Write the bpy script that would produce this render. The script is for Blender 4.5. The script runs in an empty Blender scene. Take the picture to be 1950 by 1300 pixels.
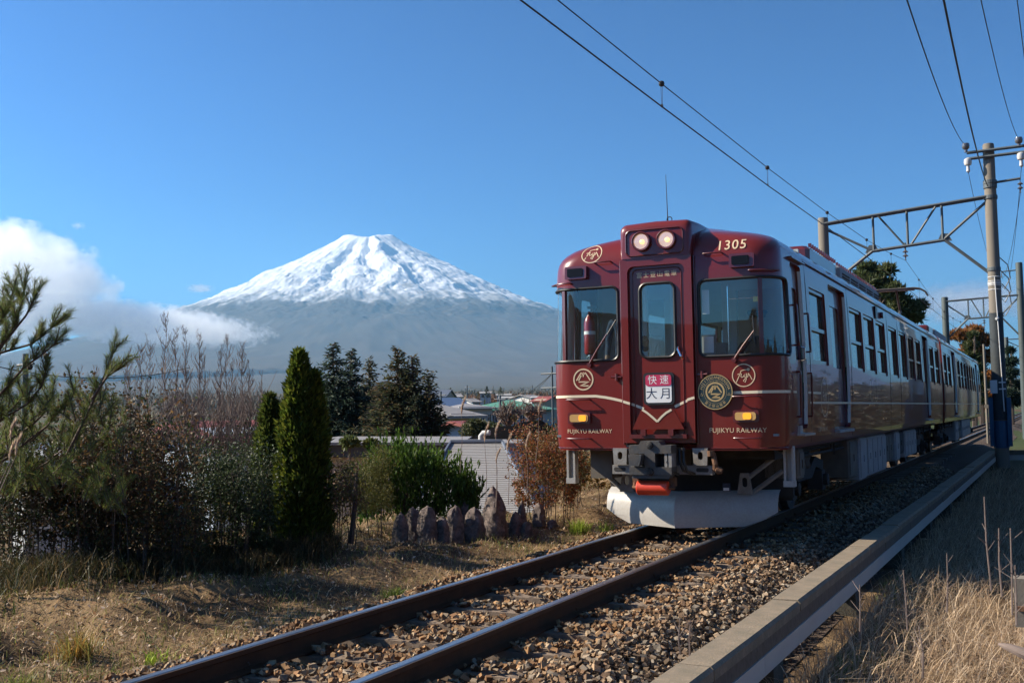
import bpy, bmesh, math, random
import numpy as np
from mathutils import Vector, Matrix

S = bpy.context.scene
C = S.collection
R = math.radians
rng = np.random.default_rng(7)
random.seed(7)

# ------------------------------------------------------------------ camera
# axes: +Y runs away along the track, +X to the right, z = 0 on the rail heads
FPX, W0, H0 = 2049.2, 1950.0, 1300.0
YAW, PIT, ROL = R(-26.404), R(3.780), R(-0.886)
CAM = np.array([3.8826, 0.0, 1.3938])
FW = np.array([math.sin(YAW)*math.cos(PIT), math.cos(YAW)*math.cos(PIT), math.sin(PIT)])
_r0 = np.array([math.cos(YAW), -math.sin(YAW), 0.0]); _u0 = np.cross(_r0, FW)
RT = math.cos(ROL)*_r0 + math.sin(ROL)*_u0
UP = -math.sin(ROL)*_r0 + math.cos(ROL)*_u0
cd = bpy.data.cameras.new('camera'); co = bpy.data.objects.new('camera', cd); C.objects.link(co)
co.matrix_world = Matrix(((RT[0], UP[0], -FW[0], CAM[0]), (RT[1], UP[1], -FW[1], CAM[1]), (RT[2], UP[2], -FW[2], CAM[2]), (0, 0, 0, 1)))
cd.sensor_width = 36.0; cd.lens = 36.0*FPX/W0; cd.clip_start = 0.1; cd.clip_end = 80000
S.camera = co

# ------------------------------------------------------------------ sky, sun, exposure
SUN_EL, SUN_A = R(35), R(17)          # the sun stands to the left (-X), a little on the camera's side
SUND = np.array([-math.cos(SUN_EL)*math.cos(SUN_A), -math.cos(SUN_EL)*math.sin(SUN_A), math.sin(SUN_EL)])
wd = bpy.data.worlds.new('World'); S.world = wd; wd.use_nodes = True
nt = wd.node_tree; bg = nt.nodes['Background']
sk = nt.nodes.new('ShaderNodeTexSky'); sk.sky_type = 'NISHITA'; sk.sun_disc = False
sk.sun_elevation = SUN_EL; sk.sun_rotation = math.atan2(SUND[0], SUND[1])
sk.air_density = 1.0; sk.dust_density = 2.0; sk.ozone_density = 7.0; sk.altitude = 850
# the sky's own contrast, graded as the photograph is: one curve over the whole dome
SKY_K, SKY_G, SKY_S = 3.6, 1.9, 0.051
SKY_T = (.80, 1.10, 1.0)
def vm(op, a, v, t=(1, 1, 1)):
    n = nt.nodes.new('ShaderNodeVectorMath'); n.operation = op; nt.links.new(a, n.inputs[0]); n.inputs[1].default_value = (v*t[0], v*t[1], v*t[2]); return n.outputs[0]
gm_ = nt.nodes.new('ShaderNodeGamma'); gm_.inputs['Gamma'].default_value = SKY_G
nt.links.new(vm('MULTIPLY', sk.outputs[0], 1/SKY_K), gm_.inputs['Color'])
nt.links.new(vm('MULTIPLY', gm_.outputs[0], SKY_K, SKY_T), bg.inputs[0]); bg.inputs[1].default_value = SKY_S
sl = bpy.data.lights.new('sun', 'SUN'); so = bpy.data.objects.new('sun', sl); C.objects.link(so)
sl.energy = 5.0; sl.angle = R(0.5); sl.color = (1.0, 0.87, 0.69)
so.rotation_euler = Vector(SUND).to_track_quat('Z', 'Y').to_euler()
S.view_settings.view_transform = 'Standard'; S.view_settings.look = 'None'
S.view_settings.exposure = 1.2; S.view_settings.gamma = 1.0; S.view_settings.use_curve_mapping = False
S.render.engine = 'CYCLES'
cy = S.cycles
cy.use_denoising = True; cy.max_bounces = 8; cy.transparent_max_bounces = 24; cy.volume_bounces = 2
cy.caustics_reflective = False; cy.caustics_refractive = False; cy.sample_clamp_indirect = 4.0

# ------------------------------------------------------------------ helpers
def ray(px, py):
    return FW + RT*(px-W0/2)/FPX - UP*(py-H0/2)/FPX
def at(px, py, x=None, y=None, z=None, d=None):
    """the point of the place that lies behind a pixel, on the plane x=, y= or z=, or at depth d"""
    q = ray(px, py)
    if d is not None: t = d
    elif x is not None: t = (x-CAM[0])/q[0]
    elif y is not None: t = (y-CAM[1])/q[1]
    else: t = (z-CAM[2])/q[2]
    return CAM+q*t

class MB:
    def __init__(s): s.v = []; s.f = []; s.m = []
    def add(s, vs, fs, m=0):
        o = len(s.v); s.v += [tuple(map(float, v)) for v in vs]; s.f += [tuple(i+o for i in f) for f in fs]; s.m += [m]*len(fs); return s
    def box(s, c, d, rz=0, rx=0, ry=0, taper=1.0, m=0):
        mt = Matrix.Rotation(rz, 3, 'Z') @ Matrix.Rotation(ry, 3, 'Y') @ Matrix.Rotation(rx, 3, 'X')
        vs = []
        for k in (-1, 1):
            t = taper if k > 0 else 1.0
            for (i, j) in ((-1, -1), (1, -1), (1, 1), (-1, 1)):
                vs.append(Vector(c) + mt @ Vector((i*d[0]/2*t, j*d[1]/2*t, k*d[2]/2)))
        return s.add(vs, [(3, 2, 1, 0), (4, 5, 6, 7), (0, 1, 5, 4), (1, 2, 6, 5), (2, 3, 7, 6), (3, 0, 4, 7)], m)
    def bb(s, x0, x1, y0, y1, z0, z1, m=0):
        return s.box(((x0+x1)/2, (y0+y1)/2, (z0+z1)/2), (x1-x0, y1-y0, z1-z0), m=m)
    def bevbox(s, x0, x1, y0, y1, z0, z1, b=0.01, m=0):
        vs = []; n = 0
        def ring(dx, dz, z):
            X0, X1, Y0, Y1 = x0+dx, x1-dx, y0+dx, y1-dx; k = b
            return [(X0+k, Y0, z), (X1-k, Y0, z), (X1, Y0+k, z), (X1, Y1-k, z), (X1-k, Y1, z), (X0+k, Y1, z), (X0, Y1-k, z), (X0, Y0+k, z)]
        rs = ring(b, 0, z0)+ring(0, 0, z0+b)+ring(0, 0, z1-b)+ring(b, 0, z1)
        fs = [tuple(range(7, -1, -1)), tuple(range(24, 32))]
        for r in range(3):
            for i in range(8): j = (i+1) % 8; fs.append((r*8+i, r*8+j, r*8+8+j, r*8+8+i))
        return s.add(rs, fs, m)
    def tube(s, pts, r, n=8, caps=True, m=0, closed=False):
        pts = [Vector(p) for p in pts]; N = len(pts)
        rs = r if hasattr(r, '__len__') else [r]*N
        prev = None; vs = []
        for i, p in enumerate(pts):
            if closed: t = (pts[(i+1) % N]-pts[i-1])
            else: t = (pts[min(i+1, N-1)]-pts[max(i-1, 0)])
            if t.length < 1e-9: t = Vector((0, 0, 1))
            t.normalize()
            if prev is None:
                a = Vector((0, 0, 1)) if abs(t.z) < .9 else Vector((1, 0, 0)); u = t.cross(a).normalized()
            else: u = (prev-t*prev.dot(t)).normalized()
            prev = u; w = t.cross(u)
            for k in range(n):
                an = 2*math.pi*k/n; vs.append(p+(u*math.cos(an)+w*math.sin(an))*rs[i])
        fs = []
        for i in range(N if closed else N-1):
            a0 = i*n; b0 = ((i+1) % N)*n
            for k in range(n): l = (k+1) % n; fs.append((a0+k, a0+l, b0+l, b0+k))
        if caps and not closed: fs += [tuple(range(n-1, -1, -1)), tuple(range((N-1)*n, N*n))]
        return s.add(vs, fs, m)
    def lathe(s, prof, o=(0, 0, 0), axis='Z', n=20, m=0):
        """prof: (radius, height) pairs turned about an axis through o"""
        vs = []
        for (r, h) in prof:
            for k in range(n):
                a = 2*math.pi*k/n; c_, s_ = r*math.cos(a), r*math.sin(a)
                q = {'Z': (c_, s_, h), 'Y': (c_, h, s_), 'X': (h, c_, s_)}[axis]
                vs.append((o[0]+q[0], o[1]+q[1], o[2]+q[2]))
        fs = []
        for i in range(len(prof)-1):
            for k in range(n):
                l = (k+1) % n; q = (i*n+k, i*n+l, i*n+n+l, i*n+n+k); fs.append(q if axis != 'Y' else q[::-1])
        e0, e1 = tuple(range(n-1, -1, -1)), tuple(range((len(prof)-1)*n, len(prof)*n))
        fs += [e0, e1] if axis != 'Y' else [e0[::-1], e1[::-1]]
        return s.add(vs, fs, m)
    def prism(s, poly, f0, f1, m=0):
        """a closed polygon carried from map f0 to map f1 (both take (a, b) to a point)"""
        n = len(poly); vs = [f0(*p) for p in poly]+[f1(*p) for p in poly]
        return s.add(vs, [tuple(range(n-1, -1, -1)), tuple(range(n, 2*n))]+[(i, (i+1) % n, n+(i+1) % n, n+i) for i in range(n)], m)
    def mesh(s, name='m'):
        me = bpy.data.meshes.new(name); me.from_pydata(s.v, [], s.f); me.update(); return me
    def build(s, name, mat, parent=None, smooth=None, fix=True):
        me = s.mesh(name)
        mats = mat if isinstance(mat, (list, tuple)) else [mat]
        for q in mats: me.materials.append(q)
        if len(mats) > 1: me.polygons.foreach_set('material_index', np.array(s.m, np.int32))
        if fix:
            bm = bmesh.new(); bm.from_mesh(me); bmesh.ops.recalc_face_normals(bm, faces=bm.faces); bm.to_mesh(me); bm.free()
        if smooth is not None: sm(me, smooth)
        return link(name, me, parent)

def sm(me, ang=35):
    me.polygons.foreach_set('use_smooth', np.ones(len(me.polygons), bool)); me.set_sharp_from_angle(angle=R(ang)); me.update()
def link(name, me, parent=None):
    o = bpy.data.objects.new(name, me); C.objects.link(o)
    if parent is not None: o.parent = parent
    return o
def tag(o, label=None, cat=None, group=None, kind=None):
    for k, v in (('label', label), ('category', cat), ('group', group), ('kind', kind)):
        if v: o[k] = v
    return o
def thing(name, label, cat, group=None):
    return tag(link(name, None), label, cat, group)
def thing_part(name, parent):
    o = link(name, None); o.parent = parent; return o
def npmesh(name, v, f, mat, parent=None, col=None, smooth=False, tri=None):
    """v (n,3), f (m,k) all the same k; col (n,3) base colours stored as a point attribute"""
    v = np.ascontiguousarray(v, np.float32); f = np.ascontiguousarray(f, np.int32); k = f.shape[1]
    me = bpy.data.meshes.new(name); me.vertices.add(len(v)); me.vertices.foreach_set('co', v.ravel())
    me.loops.add(f.size); me.loops.foreach_set('vertex_index', f.ravel())
    me.polygons.add(len(f)); me.polygons.foreach_set('loop_start', np.arange(0, f.size, k, dtype=np.int32))
    me.polygons.foreach_set('loop_total', np.full(len(f), k, np.int32))
    me.polygons.foreach_set('use_smooth', np.full(len(f), bool(smooth)))
    me.update(calc_edges=True)
    if col is not None:
        a = me.attributes.new('tint', 'FLOAT_COLOR', 'POINT')
        a.data.foreach_set('color', np.concatenate([col, np.ones((len(v), 1))], 1).astype(np.float32).ravel())
    me.materials.append(mat)
    return link(name, me, parent)
def copy_tree(o, parent=None):
    c = o.copy(); C.objects.link(c)
    if parent is not None: c.parent = parent
    for ch in [x for x in bpy.data.objects if x.parent == o and x.name != c.name]: copy_tree(ch, c)
    return c

# ------------------------------------------------------------------ materials
MAT = {}
def material(name, base, rough=0.6, metal=0.0, coat=0.0, spec=0.5, noise=None, bump=None, trans=0.0, emit=None, attr=False, coords='Object', coat_rough=0.03):
    """noise: (scale, amount, second colour[, stretch]); bump: (scale, strength, distance)"""
    m = bpy.data.materials.new(name); m.use_nodes = True; t = m.node_tree; N = t.nodes; L = t.links
    b = N['Principled BSDF']; b.inputs['Base Color'].default_value = (*base, 1); b.inputs['Roughness'].default_value = rough
    b.inputs['Metallic'].default_value = metal; b.inputs['Specular IOR Level'].default_value = spec
    b.inputs['Coat Weight'].default_value = coat; b.inputs['Coat Roughness'].default_value = coat_rough
    tc = N.new('ShaderNodeTexCoord'); out = None
    def coord(stretch):
        if stretch is None: return tc.outputs[coords]
        mp = N.new('ShaderNodeMapping'); mp.inputs['Scale'].default_value = stretch; L.new(tc.outputs[coords], mp.inputs[0]); return mp.outputs[0]
    if attr:
        a = N.new('ShaderNodeAttribute'); a.attribute_name = 'tint'; out = a.outputs['Color']; L.new(out, b.inputs['Base Color'])
    if noise:
        for (sc, am, c2, *st) in (noise if isinstance(noise, list) else [noise]):
            n = N.new('ShaderNodeTexNoise'); n.inputs['Scale'].default_value = sc; n.inputs['Detail'].default_value = 6
            n.inputs['Roughness'].default_value = .62; L.new(coord(st[0] if st else None), n.inputs['Vector'])
            r = N.new('ShaderNodeMapRange'); r.inputs['From Min'].default_value = .35; r.inputs['From Max'].default_value = .68
            r.inputs['To Max'].default_value = am; L.new(n.outputs[0], r.inputs[0])
            x = N.new('ShaderNodeMix'); x.data_type = 'RGBA'; L.new(r.outputs[0], x.inputs[0])
            if out is not None: L.new(out, x.inputs[6])
            else: x.inputs[6].default_value = (*base, 1)
            x.inputs[7].default_value = (*c2, 1); out = x.outputs[2]
        L.new(out, b.inputs['Base Color'])
    if bump:
        pv = None
        for (sc, stg, dist, *st) in (bump if isinstance(bump, list) else [bump]):
            n = N.new('ShaderNodeTexNoise'); n.inputs['Scale'].default_value = sc; n.inputs['Detail'].default_value = 5; L.new(coord(st[0] if st else None), n.inputs['Vector'])
            bp = N.new('ShaderNodeBump'); bp.inputs['Strength'].default_value = stg; bp.inputs['Distance'].default_value = dist
            L.new(n.outputs[0], bp.inputs['Height'])
            if pv is not None: L.new(pv, bp.inputs['Normal'])
            pv = bp.outputs[0]
        L.new(pv, b.inputs['Normal'])
        if coat: L.new(pv, b.inputs['Coat Normal'])
    if trans:
        tr = N.new('ShaderNodeBsdfTranslucent'); mx = N.new('ShaderNodeMixShader'); mx.inputs[0].default_value = trans
        if out is not None: L.new(out, tr.inputs[0])
        else: tr.inputs[0].default_value = (*base, 1)
        L.new(b.outputs[0], mx.inputs[1]); L.new(tr.outputs[0], mx.inputs[2]); L.new(mx.outputs[0], N['Material Output'].inputs[0])
    if emit: b.inputs['Emission Color'].default_value = (*emit[0], 1); b.inputs['Emission Strength'].default_value = emit[1]
    MAT[name] = m; return m
def glass_mat(name, tint, ior=1.5, rough=0.0):
    m = bpy.data.materials.new(name); m.use_nodes = True; t = m.node_tree; N = t.nodes; L = t.links; N.remove(N['Principled BSDF'])
    tr = N.new('ShaderNodeBsdfTransparent'); tr.inputs[0].default_value = (*tint, 1)
    gl = N.new('ShaderNodeBsdfGlossy'); gl.inputs['Roughness'].default_value = rough; gl.inputs[0].default_value = (1, 1, 1, 1)
    fr = N.new('ShaderNodeFresnel'); gm = N.new('ShaderNodeNewGeometry'); mi = N.new('ShaderNodeMix')      # same reflectance from either face of the pane
    mi.inputs[2].default_value = ior; mi.inputs[3].default_value = 1/ior; L.new(gm.outputs['Backfacing'], mi.inputs[0]); L.new(mi.outputs[0], fr.inputs[0])
    mx = N.new('ShaderNodeMixShader'); L.new(fr.outputs[0], mx.inputs[0]); L.new(tr.outputs[0], mx.inputs[1]); L.new(gl.outputs[0], mx.inputs[2])
    L.new(mx.outputs[0], N['Material Output'].inputs[0]); MAT[name] = m; return m
# ------------------------------------------------------------------ value noise for terrain
def vnoise(x, y, seed=0):
    xi = np.floor(x).astype(np.int64); yi = np.floor(y).astype(np.int64); fx = x-xi; fy = y-yi
    fx = fx*fx*(3-2*fx); fy = fy*fy*(3-2*fy)
    def h(a, b):
        n = (a*374761393+b*668265263+seed*1442695041) & 0x7fffffff
        n = ((n ^ (n >> 13))*1274126177) & 0x7fffffff
        return ((n ^ (n >> 16)) & 0xffff)/65535.0
    return (h(xi, yi)*(1-fx)+h(xi+1, yi)*fx)*(1-fy)+(h(xi, yi+1)*(1-fx)+h(xi+1, yi+1)*fx)*fy
def fbm(x, y, o=4, seed=0):
    s = 0; a = .5
    for i in range(o): s = s+a*vnoise(x*2**i, y*2**i, seed+i*17); a *= .5
    return s/(1-.5**o)
def sstep(a, b, t): t = np.clip((t-a)/(b-a), 0, 1); return t*t*(3-2*t)

# ------------------------------------------------------------------ terrain heights
def ground_z(x, y):
    x = np.asarray(x, float); y = np.asarray(y, float)
    d = np.hypot(x, y)
    left = -x
    z = np.full(np.broadcast(x, y).shape, -0.34)
    z = z+0.10*sstep(1.7, 3.2, left)+0.22*sstep(13, 22, y)*sstep(1.8, 3.5, left)*(1-sstep(6, 9, left))   # bank beside the track
    z = z+((fbm(x*1.5, y*1.5, 4, 5)-.5)*0.42+(fbm(x*6, y*6, 3, 6)-.5)*.10)*sstep(1.9, 2.8, left)*(1-sstep(6, 9, left))
    z = z-2.6*sstep(5.8, 10.5, left)                                             # falls to the lower town
    z = z-0.17*sstep(1.5, 1.95, x)-0.06*sstep(2.1, 2.7, x)*(1-.75*sstep(26, 40, y))-.06*sstep(2.7, 5, x)*(1-sstep(26, 40, y))      # lower verge on the right
    z = z+(fbm(x*1.7+9, y*1.7, 3, 8)-.5)*0.16*sstep(2.3, 2.8, x)
    far = sstep(90, 2600, d)*sstep(-.2, .6, y/np.maximum(d, 1))
    z = z+far*58*np.clip(d/2600, 0, 1.0)
    return z

# ground: polar sheet round the camera, fine near, coarse far
def make_ground():
    rr = np.concatenate([np.linspace(1.0, 30, 175), np.geomspace(30.5, 17000, 120)])
    front = np.linspace(R(-75), R(40), 330)+0.0
    back = np.linspace(R(40), R(285), 60)[1:-1]
    th = np.concatenate([front, back])
    RR, TH = np.meshgrid(rr, th, indexing='ij')
    X = CAM[0]+RR*np.sin(TH); Y = CAM[1]+RR*np.cos(TH); Z = ground_z(X, Y)
    v = np.stack([X, Y, Z], -1).reshape(-1, 3); n = len(th); m = len(rr)
    i, j = np.meshgrid(np.arange(m-1), np.arange(n), indexing='ij'); j2 = (j+1) % n
    f = np.stack([i*n+j, (i+1)*n+j, (i+1)*n+j2, i*n+j2], -1).reshape(-1, 4)[:, ::-1]
    v = np.concatenate([v, [[CAM[0], CAM[1], float(ground_z(CAM[0], CAM[1]))]]])
    # own colours: dry soil and litter near, fields and woods far
    x, y = v[:, 0], v[:, 1]; d = np.hypot(x, y)
    soil = np.array([.10, .066, .038]); litter = np.array([.23, .155, .085]); field = np.array([.05, .075, .03]); brown = np.array([.10, .065, .04]); wood = np.array([.085, .075, .05])
    a = sstep(.38, .62, fbm(x*2.3, y*2.3, 4, 21))[:, None]; near = soil*(1-a)+litter*a
    b = sstep(.4, .6, fbm(x*.02, y*.02, 3, 33))[:, None]; mid = field*(1-b)+brown*b
    w = sstep(600, 1400, d)[:, None]; mid = mid*(1-w)+wood*w
    q = sstep(25, 60, d)[:, None]; col = near*(1-q)+mid*q
    mt = material('ground_soil', (.1, .07, .04), .95, attr=True, spec=.1, noise=(9, .45, (.06, .042, .026)), bump=[(14, .7, .05), (60, .6, .02)])
    t = mt.node_tree
    gm = t.nodes.new('ShaderNodeNewGeometry'); vl = t.nodes.new('ShaderNodeVectorMath'); vl.operation = 'LENGTH'; t.links.new(gm.outputs['Position'], vl.inputs[0])
    mr = t.nodes.new('ShaderNodeMapRange'); mr.inputs['From Min'].default_value = 20; mr.inputs['From Max'].default_value = 90; mr.inputs['To Min'].default_value = .7; mr.inputs['To Max'].default_value = 0
    t.links.new(vl.outputs['Value'], mr.inputs[0])
    for q_ in t.nodes:
        if q_.type == 'BUMP': t.links.new(mr.outputs[0], q_.inputs['Strength'])
    c0 = len(v)-1; fan = np.array([[c0, j, (j+1) % n, (j+1) % n] for j in range(0)], np.int32).reshape(-1, 4)
    o = npmesh('ground', v, f, mt, col=col, smooth=True)
    tag(o, kind='structure')
make_ground()

# ------------------------------------------------------------------ the snow-capped volcano, real size and distance
def make_mountain():
    D = 16500.0
    q = ray(704, 785); q = q/np.linalg.norm(q); cx, cy_ = CAM[0]+q[0]*D, CAM[1]+q[1]*D
    prof_r = [0, 160, 300, 400, 780, 1090, 1440, 1780, 2200, 2480, 2870, 3600, 4600, 6000, 8000, 10500, 13500, 15600]
    prof_h = [2560, 2600, 2706, 2700, 2490, 2315, 2150, 1990, 1790, 1650, 1500, 1230, 930, 620, 340, 165, 45, -10]
    toc = math.atan2(CAM[1]-cy_, CAM[0]-cx)         # bearing from summit to camera
    fine = np.linspace(-R(118), R(118), 1000); coarse = np.linspace(R(118), R(242), 60)[1:-1]
    th = np.concatenate([fine, coarse]); rr = np.concatenate([np.linspace(0, 400, 26), np.linspace(412, 3900, 230), np.geomspace(3950, 15600, 50)])
    RR, TH = np.meshgrid(rr, th, indexing='ij')
    h = np.interp(RR, prof_r, prof_h)
    # crater rim: a saddle between two summits as seen from here
    a = TH
    rim = np.exp(-((RR-310)/130)**2)
    h = h+rim*(-70*np.exp(-((a+.1)/.45)**2)+34*np.exp(-((a-1.3)/.35)**2)+30*np.exp(-((a+1.4)/.7)**2)+24*(vnoise(a*9, RR*.002, 3)-.5))
    # radial ribs and gullies
    ang = TH+(fbm(RR*.0022, TH*3, 4, 9)-.5)*.22
    rib = (vnoise(ang*7, RR*.0004, 1)-.5)*1.5+(vnoise(ang*17+RR*.0006, RR*.0011, 2)-.5)*.7+(vnoise(ang*45-RR*.0012, RR*.003, 4)-.5)*.36+(vnoise(ang*110, RR*.006, 6)-.5)*.2
    amp = np.interp(RR, [0, 300, 500, 1000, 2000, 3500, 6000, 16000], [0, 4, 12, 32, 70, 65, 40, 12])
    h = h+rib*amp*(.25+.55*fbm(TH*5, RR*.0007, 3, 71))
    wx = RR*np.cos(TH); wy = RR*np.sin(TH)
    h = h+(fbm(wx*.0034+3, wy*.0034, 5, 12)-.5)*np.interp(RR, [300, 900, 2800, 4200, 16000], [0, 70, 120, 60, 40])+(fbm(wx*.014, wy*.014, 3, 13)-.5)*np.interp(RR, [300, 900, 2800, 4200, 6000], [0, 18, 30, 10, 8])
    # a big shoulder ridge that catches the light below the summit
    h = h+95*np.exp(-((ang-.14-.00002*(RR-1000))/.10)**2)*np.interp(RR, [400, 900, 2200, 3200], [0, 1, 1, 0])
    h = h-70*np.exp(-((ang-.02)/.06)**2)*np.interp(RR, [400, 900, 1600, 2600], [0, 1, 1, 0])
    h = h-80*np.exp(-((ang+.27)/.09)**2)*np.interp(RR, [500, 1200, 2200, 3000], [0, 1, 1, 0])
    X = cx+RR*np.cos(TH+toc); Y = cy_+RR*np.sin(TH+toc); Z = h
    n = len(th); m = len(rr)
    v = np.stack([X, Y, Z], -1).reshape(-1, 3)
    i, j = np.meshgrid(np.arange(m-1), np.arange(n), indexing='ij'); j2 = (j+1) % n
    f = np.stack([i*n+j, (i+1)*n+j, (i+1)*n+j2, i*n+j2], -1).reshape(-1, 4)
    # snow lies above a ragged line and thins into streaks down the ribs
    streak = (vnoise(ang*75, RR*.0016, 41)*.5+vnoise(ang*170, RR*.004, 42)*.3+vnoise(ang*36, RR*.0007, 43)*.5)/1.3
    patch = .5*fbm(RR*.0045, TH*14, 4, 44)+.5*fbm(wx*.006, wy*.006, 4, 45)
    line = np.interp(RR, [0, 900, 1500, 2000, 2500, 2900, 3400], [1.6, 1.5, 1.25, 1.06, .90, .68, .14])-.05*(a > .55)*(RR > 1500)
    sn = sstep(-.34, .40, line-.03-(.55*streak+.78*patch))
    sn = np.clip(sn, 0, 1).reshape(-1, 1)
    rock = np.array([.09, .078, .075]); forest = np.array([.095, .08, .065])  # both tones lightened, part of the haze is put into the colour
    g = sstep(2300, 3600, RR.reshape(-1, 1)); base = rock*(1-g)+forest*g; g = sstep(9000, 13000, RR.reshape(-1, 1)); base = base*(1-g)+np.array([.075, .07, .05])*g
    col = base*(1-sn)+np.array([.80, .82, .86])*sn
    mt = material('mountain_snow_rock', (.5, .5, .5), .9, attr=True, spec=.05, coords='Object', noise=(.012, .14, (.05, .045, .045)))
    o = npmesh('mountain', v, f, mt, col=col, smooth=True); tag(o, kind='structure')
make_mountain()

# ------------------------------------------------------------------ wooded hills behind the viewer (they show in the glass and paint)
def make_hills():
    th = np.linspace(R(62), R(268), 220); rr = np.linspace(700, 3300, 40); RR, TH = np.meshgrid(rr, th, indexing='ij')
    env = sstep(R(62), R(95), TH)*(1-sstep(R(235), R(268), TH)); u = (RR-700)/2600
    h = -4+env*(300*np.sin(np.clip(u*1.25, 0, 1)*np.pi*.5)**1.5)*(.45+.75*fbm(TH*3.2, u*1.2, 4, 90))
    X = RR*np.sin(TH); Y = RR*np.cos(TH); n = len(th); i, j = np.meshgrid(np.arange(len(rr)-1), np.arange(n-1), indexing='ij')
    mt = material('hill_forest', (.045, .045, .025), .95, spec=.05, noise=(.03, .6, (.085, .055, .03)), bump=(.05, 1, 8))
    tag(npmesh('hills', np.stack([X, Y, h], -1).reshape(-1, 3), np.stack([i*n+j, (i+1)*n+j, (i+1)*n+j+1, i*n+j+1], -1).reshape(-1, 4), mt, smooth=True), kind='structure')
make_hills()

# ------------------------------------------------------------------ haze: one closed box of thin even air
def make_haze():
    b = MB().bb(-24000, 24000, -4000, 34000, -6.0, 2950)
    m = bpy.data.materials.new('haze_air'); m.use_nodes = True; t = m.node_tree
    t.nodes.remove(t.nodes['Principled BSDF']); p = t.nodes.new('ShaderNodeVolumePrincipled')
    p.inputs['Color'].default_value = (.23, .50, .77, 1); p.inputs['Density'].default_value = HAZE_D; p.inputs['Anisotropy'].default_value = .2
    t.links.new(p.outputs[0], t.nodes['Material Output'].inputs['Volume'])
    o = b.build('haze', m); tag(o, kind='stuff')
HAZE_D = 4.5e-5
make_haze()

# ------------------------------------------------------------------ clouds: bodies of scattering vapour in front of the flank
def cloud(label, px, py, d, size, dens, scale, thr, seed, tilt=0, soft=.25, drop=None):
    p = at(px, py, d=d); b = MB()
    n = 20; prof = [(max(.02, math.sin(math.pi*i/n)), -math.cos(math.pi*i/n)) for i in range(n+1)]
    b.lathe(prof, n=32)
    m = bpy.data.materials.new('cloud_vapour'); m.use_nodes = True; t = m.node_tree; N = t.nodes; L = t.links
    N.remove(N['Principled BSDF']); pv = N.new('ShaderNodeVolumePrincipled'); pv.inputs['Color'].default_value = (1, 1, 1, 1); pv.inputs['Anisotropy'].default_value = 0.75
    tc = N.new('ShaderNodeTexCoord'); ns = N.new('ShaderNodeTexNoise'); ns.inputs['Scale'].default_value = scale; ns.inputs['Detail'].default_value = 7; ns.inputs['Roughness'].default_value = .6
    mp = N.new('ShaderNodeMapping'); mp.inputs['Location'].default_value = (seed*3.1, seed*1.7, seed*.9); mp.inputs['Scale'].default_value = (size[0]/size[2], size[1]/size[2], 1.25)
    L.new(tc.outputs['Object'], mp.inputs[0]); L.new(mp.outputs[0], ns.inputs['Vector'])
    ln = N.new('ShaderNodeVectorMath'); ln.operation = 'LENGTH'; L.new(tc.outputs['Object'], ln.inputs[0])
    # density rises where noise beats the distance from the middle
    a = N.new('ShaderNodeMath'); a.operation = 'MULTIPLY_ADD'; L.new(ln.outputs['Value'], a.inputs[0]); a.inputs[1].default_value = -thr[0]; a.inputs[2].default_value = thr[1]
    s_ = N.new('ShaderNodeMath'); s_.operation = 'ADD'; L.new(ns.outputs[0], s_.inputs[0]); L.new(a.outputs[0], s_.inputs[1])
    r = N.new('ShaderNodeMapRange'); r.interpolation_type = 'SMOOTHSTEP'; r.inputs['From Min'].default_value = .5; r.inputs['From Max'].default_value = .5+soft; r.inputs['To Max'].default_value = dens
    L.new(s_.outputs[0], r.inputs[0]); L.new(r.outputs[0], pv.inputs['Density']); L.new(pv.outputs[0], N['Material Output'].inputs['Volume'])
    o = b.build('cloud', m); o.location = p; o.scale = size
    o.rotation_euler = (0, tilt, -math.atan2(q_[0], q_[1]) if (q_ := ray(px, py)) is not None else 0)
    tag(o, label, 'cloud', 'clouds')
    return o
cy.volume_step_rate = 1.0; cy.volume_max_steps = 256; cy.volume_bounces = 28; cy.max_bounces = 30; cy.diffuse_bounces = 6; cy.glossy_bounces = 4; cy.transmission_bounces = 8
cloud('large white cloud bank at the left edge, bulging upward', -30, 545, 8000, (1000, 600, 540), .007, 2.4, (.60, .55), 1, soft=.14)
cloud('long white cloud tongue lying across the left flank of the snowy mountain', 245, 614, 8200, (1150, 450, 180), .008, 2.2, (.60, .55), 2, tilt=R(5), soft=.16)
cloud('small lone wisp of cloud left of the mountain', 381, 549, 8500, (170, 140, 60), .010, 1.6, (.62, .40), 3, soft=.3)
cloud('tiny cloud fleck floating highest above the cloud bank', 149, 430, 8500, (85, 75, 46), .010, 1.6, (.62, .40), 4, soft=.3)
cloud('faint cloud bank low in the sky behind the overhead line poles', 1850, 575, 9000, (900, 500, 260), .006, 2.6, (.62, .46), 6, soft=.35)
# ================================================================== track
RZ = 0.0; GAUGE = 1.067
material('rail_rust', (.085, .038, .018), .85, spec=.15, noise=[(8, .6, (.035, .02, .014)), (1.2, .4, (.10, .055, .03), (1, .15, 1))], bump=(40, .25, .006))
material('rail_head_steel', (.56, .53, .50), .36, metal=1, noise=(3, .45, (.24, .19, .15), (6, .3, 1)))
material('sleeper_concrete', (.20, .15, .11), .9, noise=[(9, .6, (.11, .075, .05))], bump=(50, .4, .008))
material('ballast_stone', (.2, .14, .1), .9, attr=True, spec=.15)
material('ballast_bed', (.075, .048, .032), 1.0, noise=(20, .7, (.035, .024, .017)), bump=(30, 1, .04))
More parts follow.
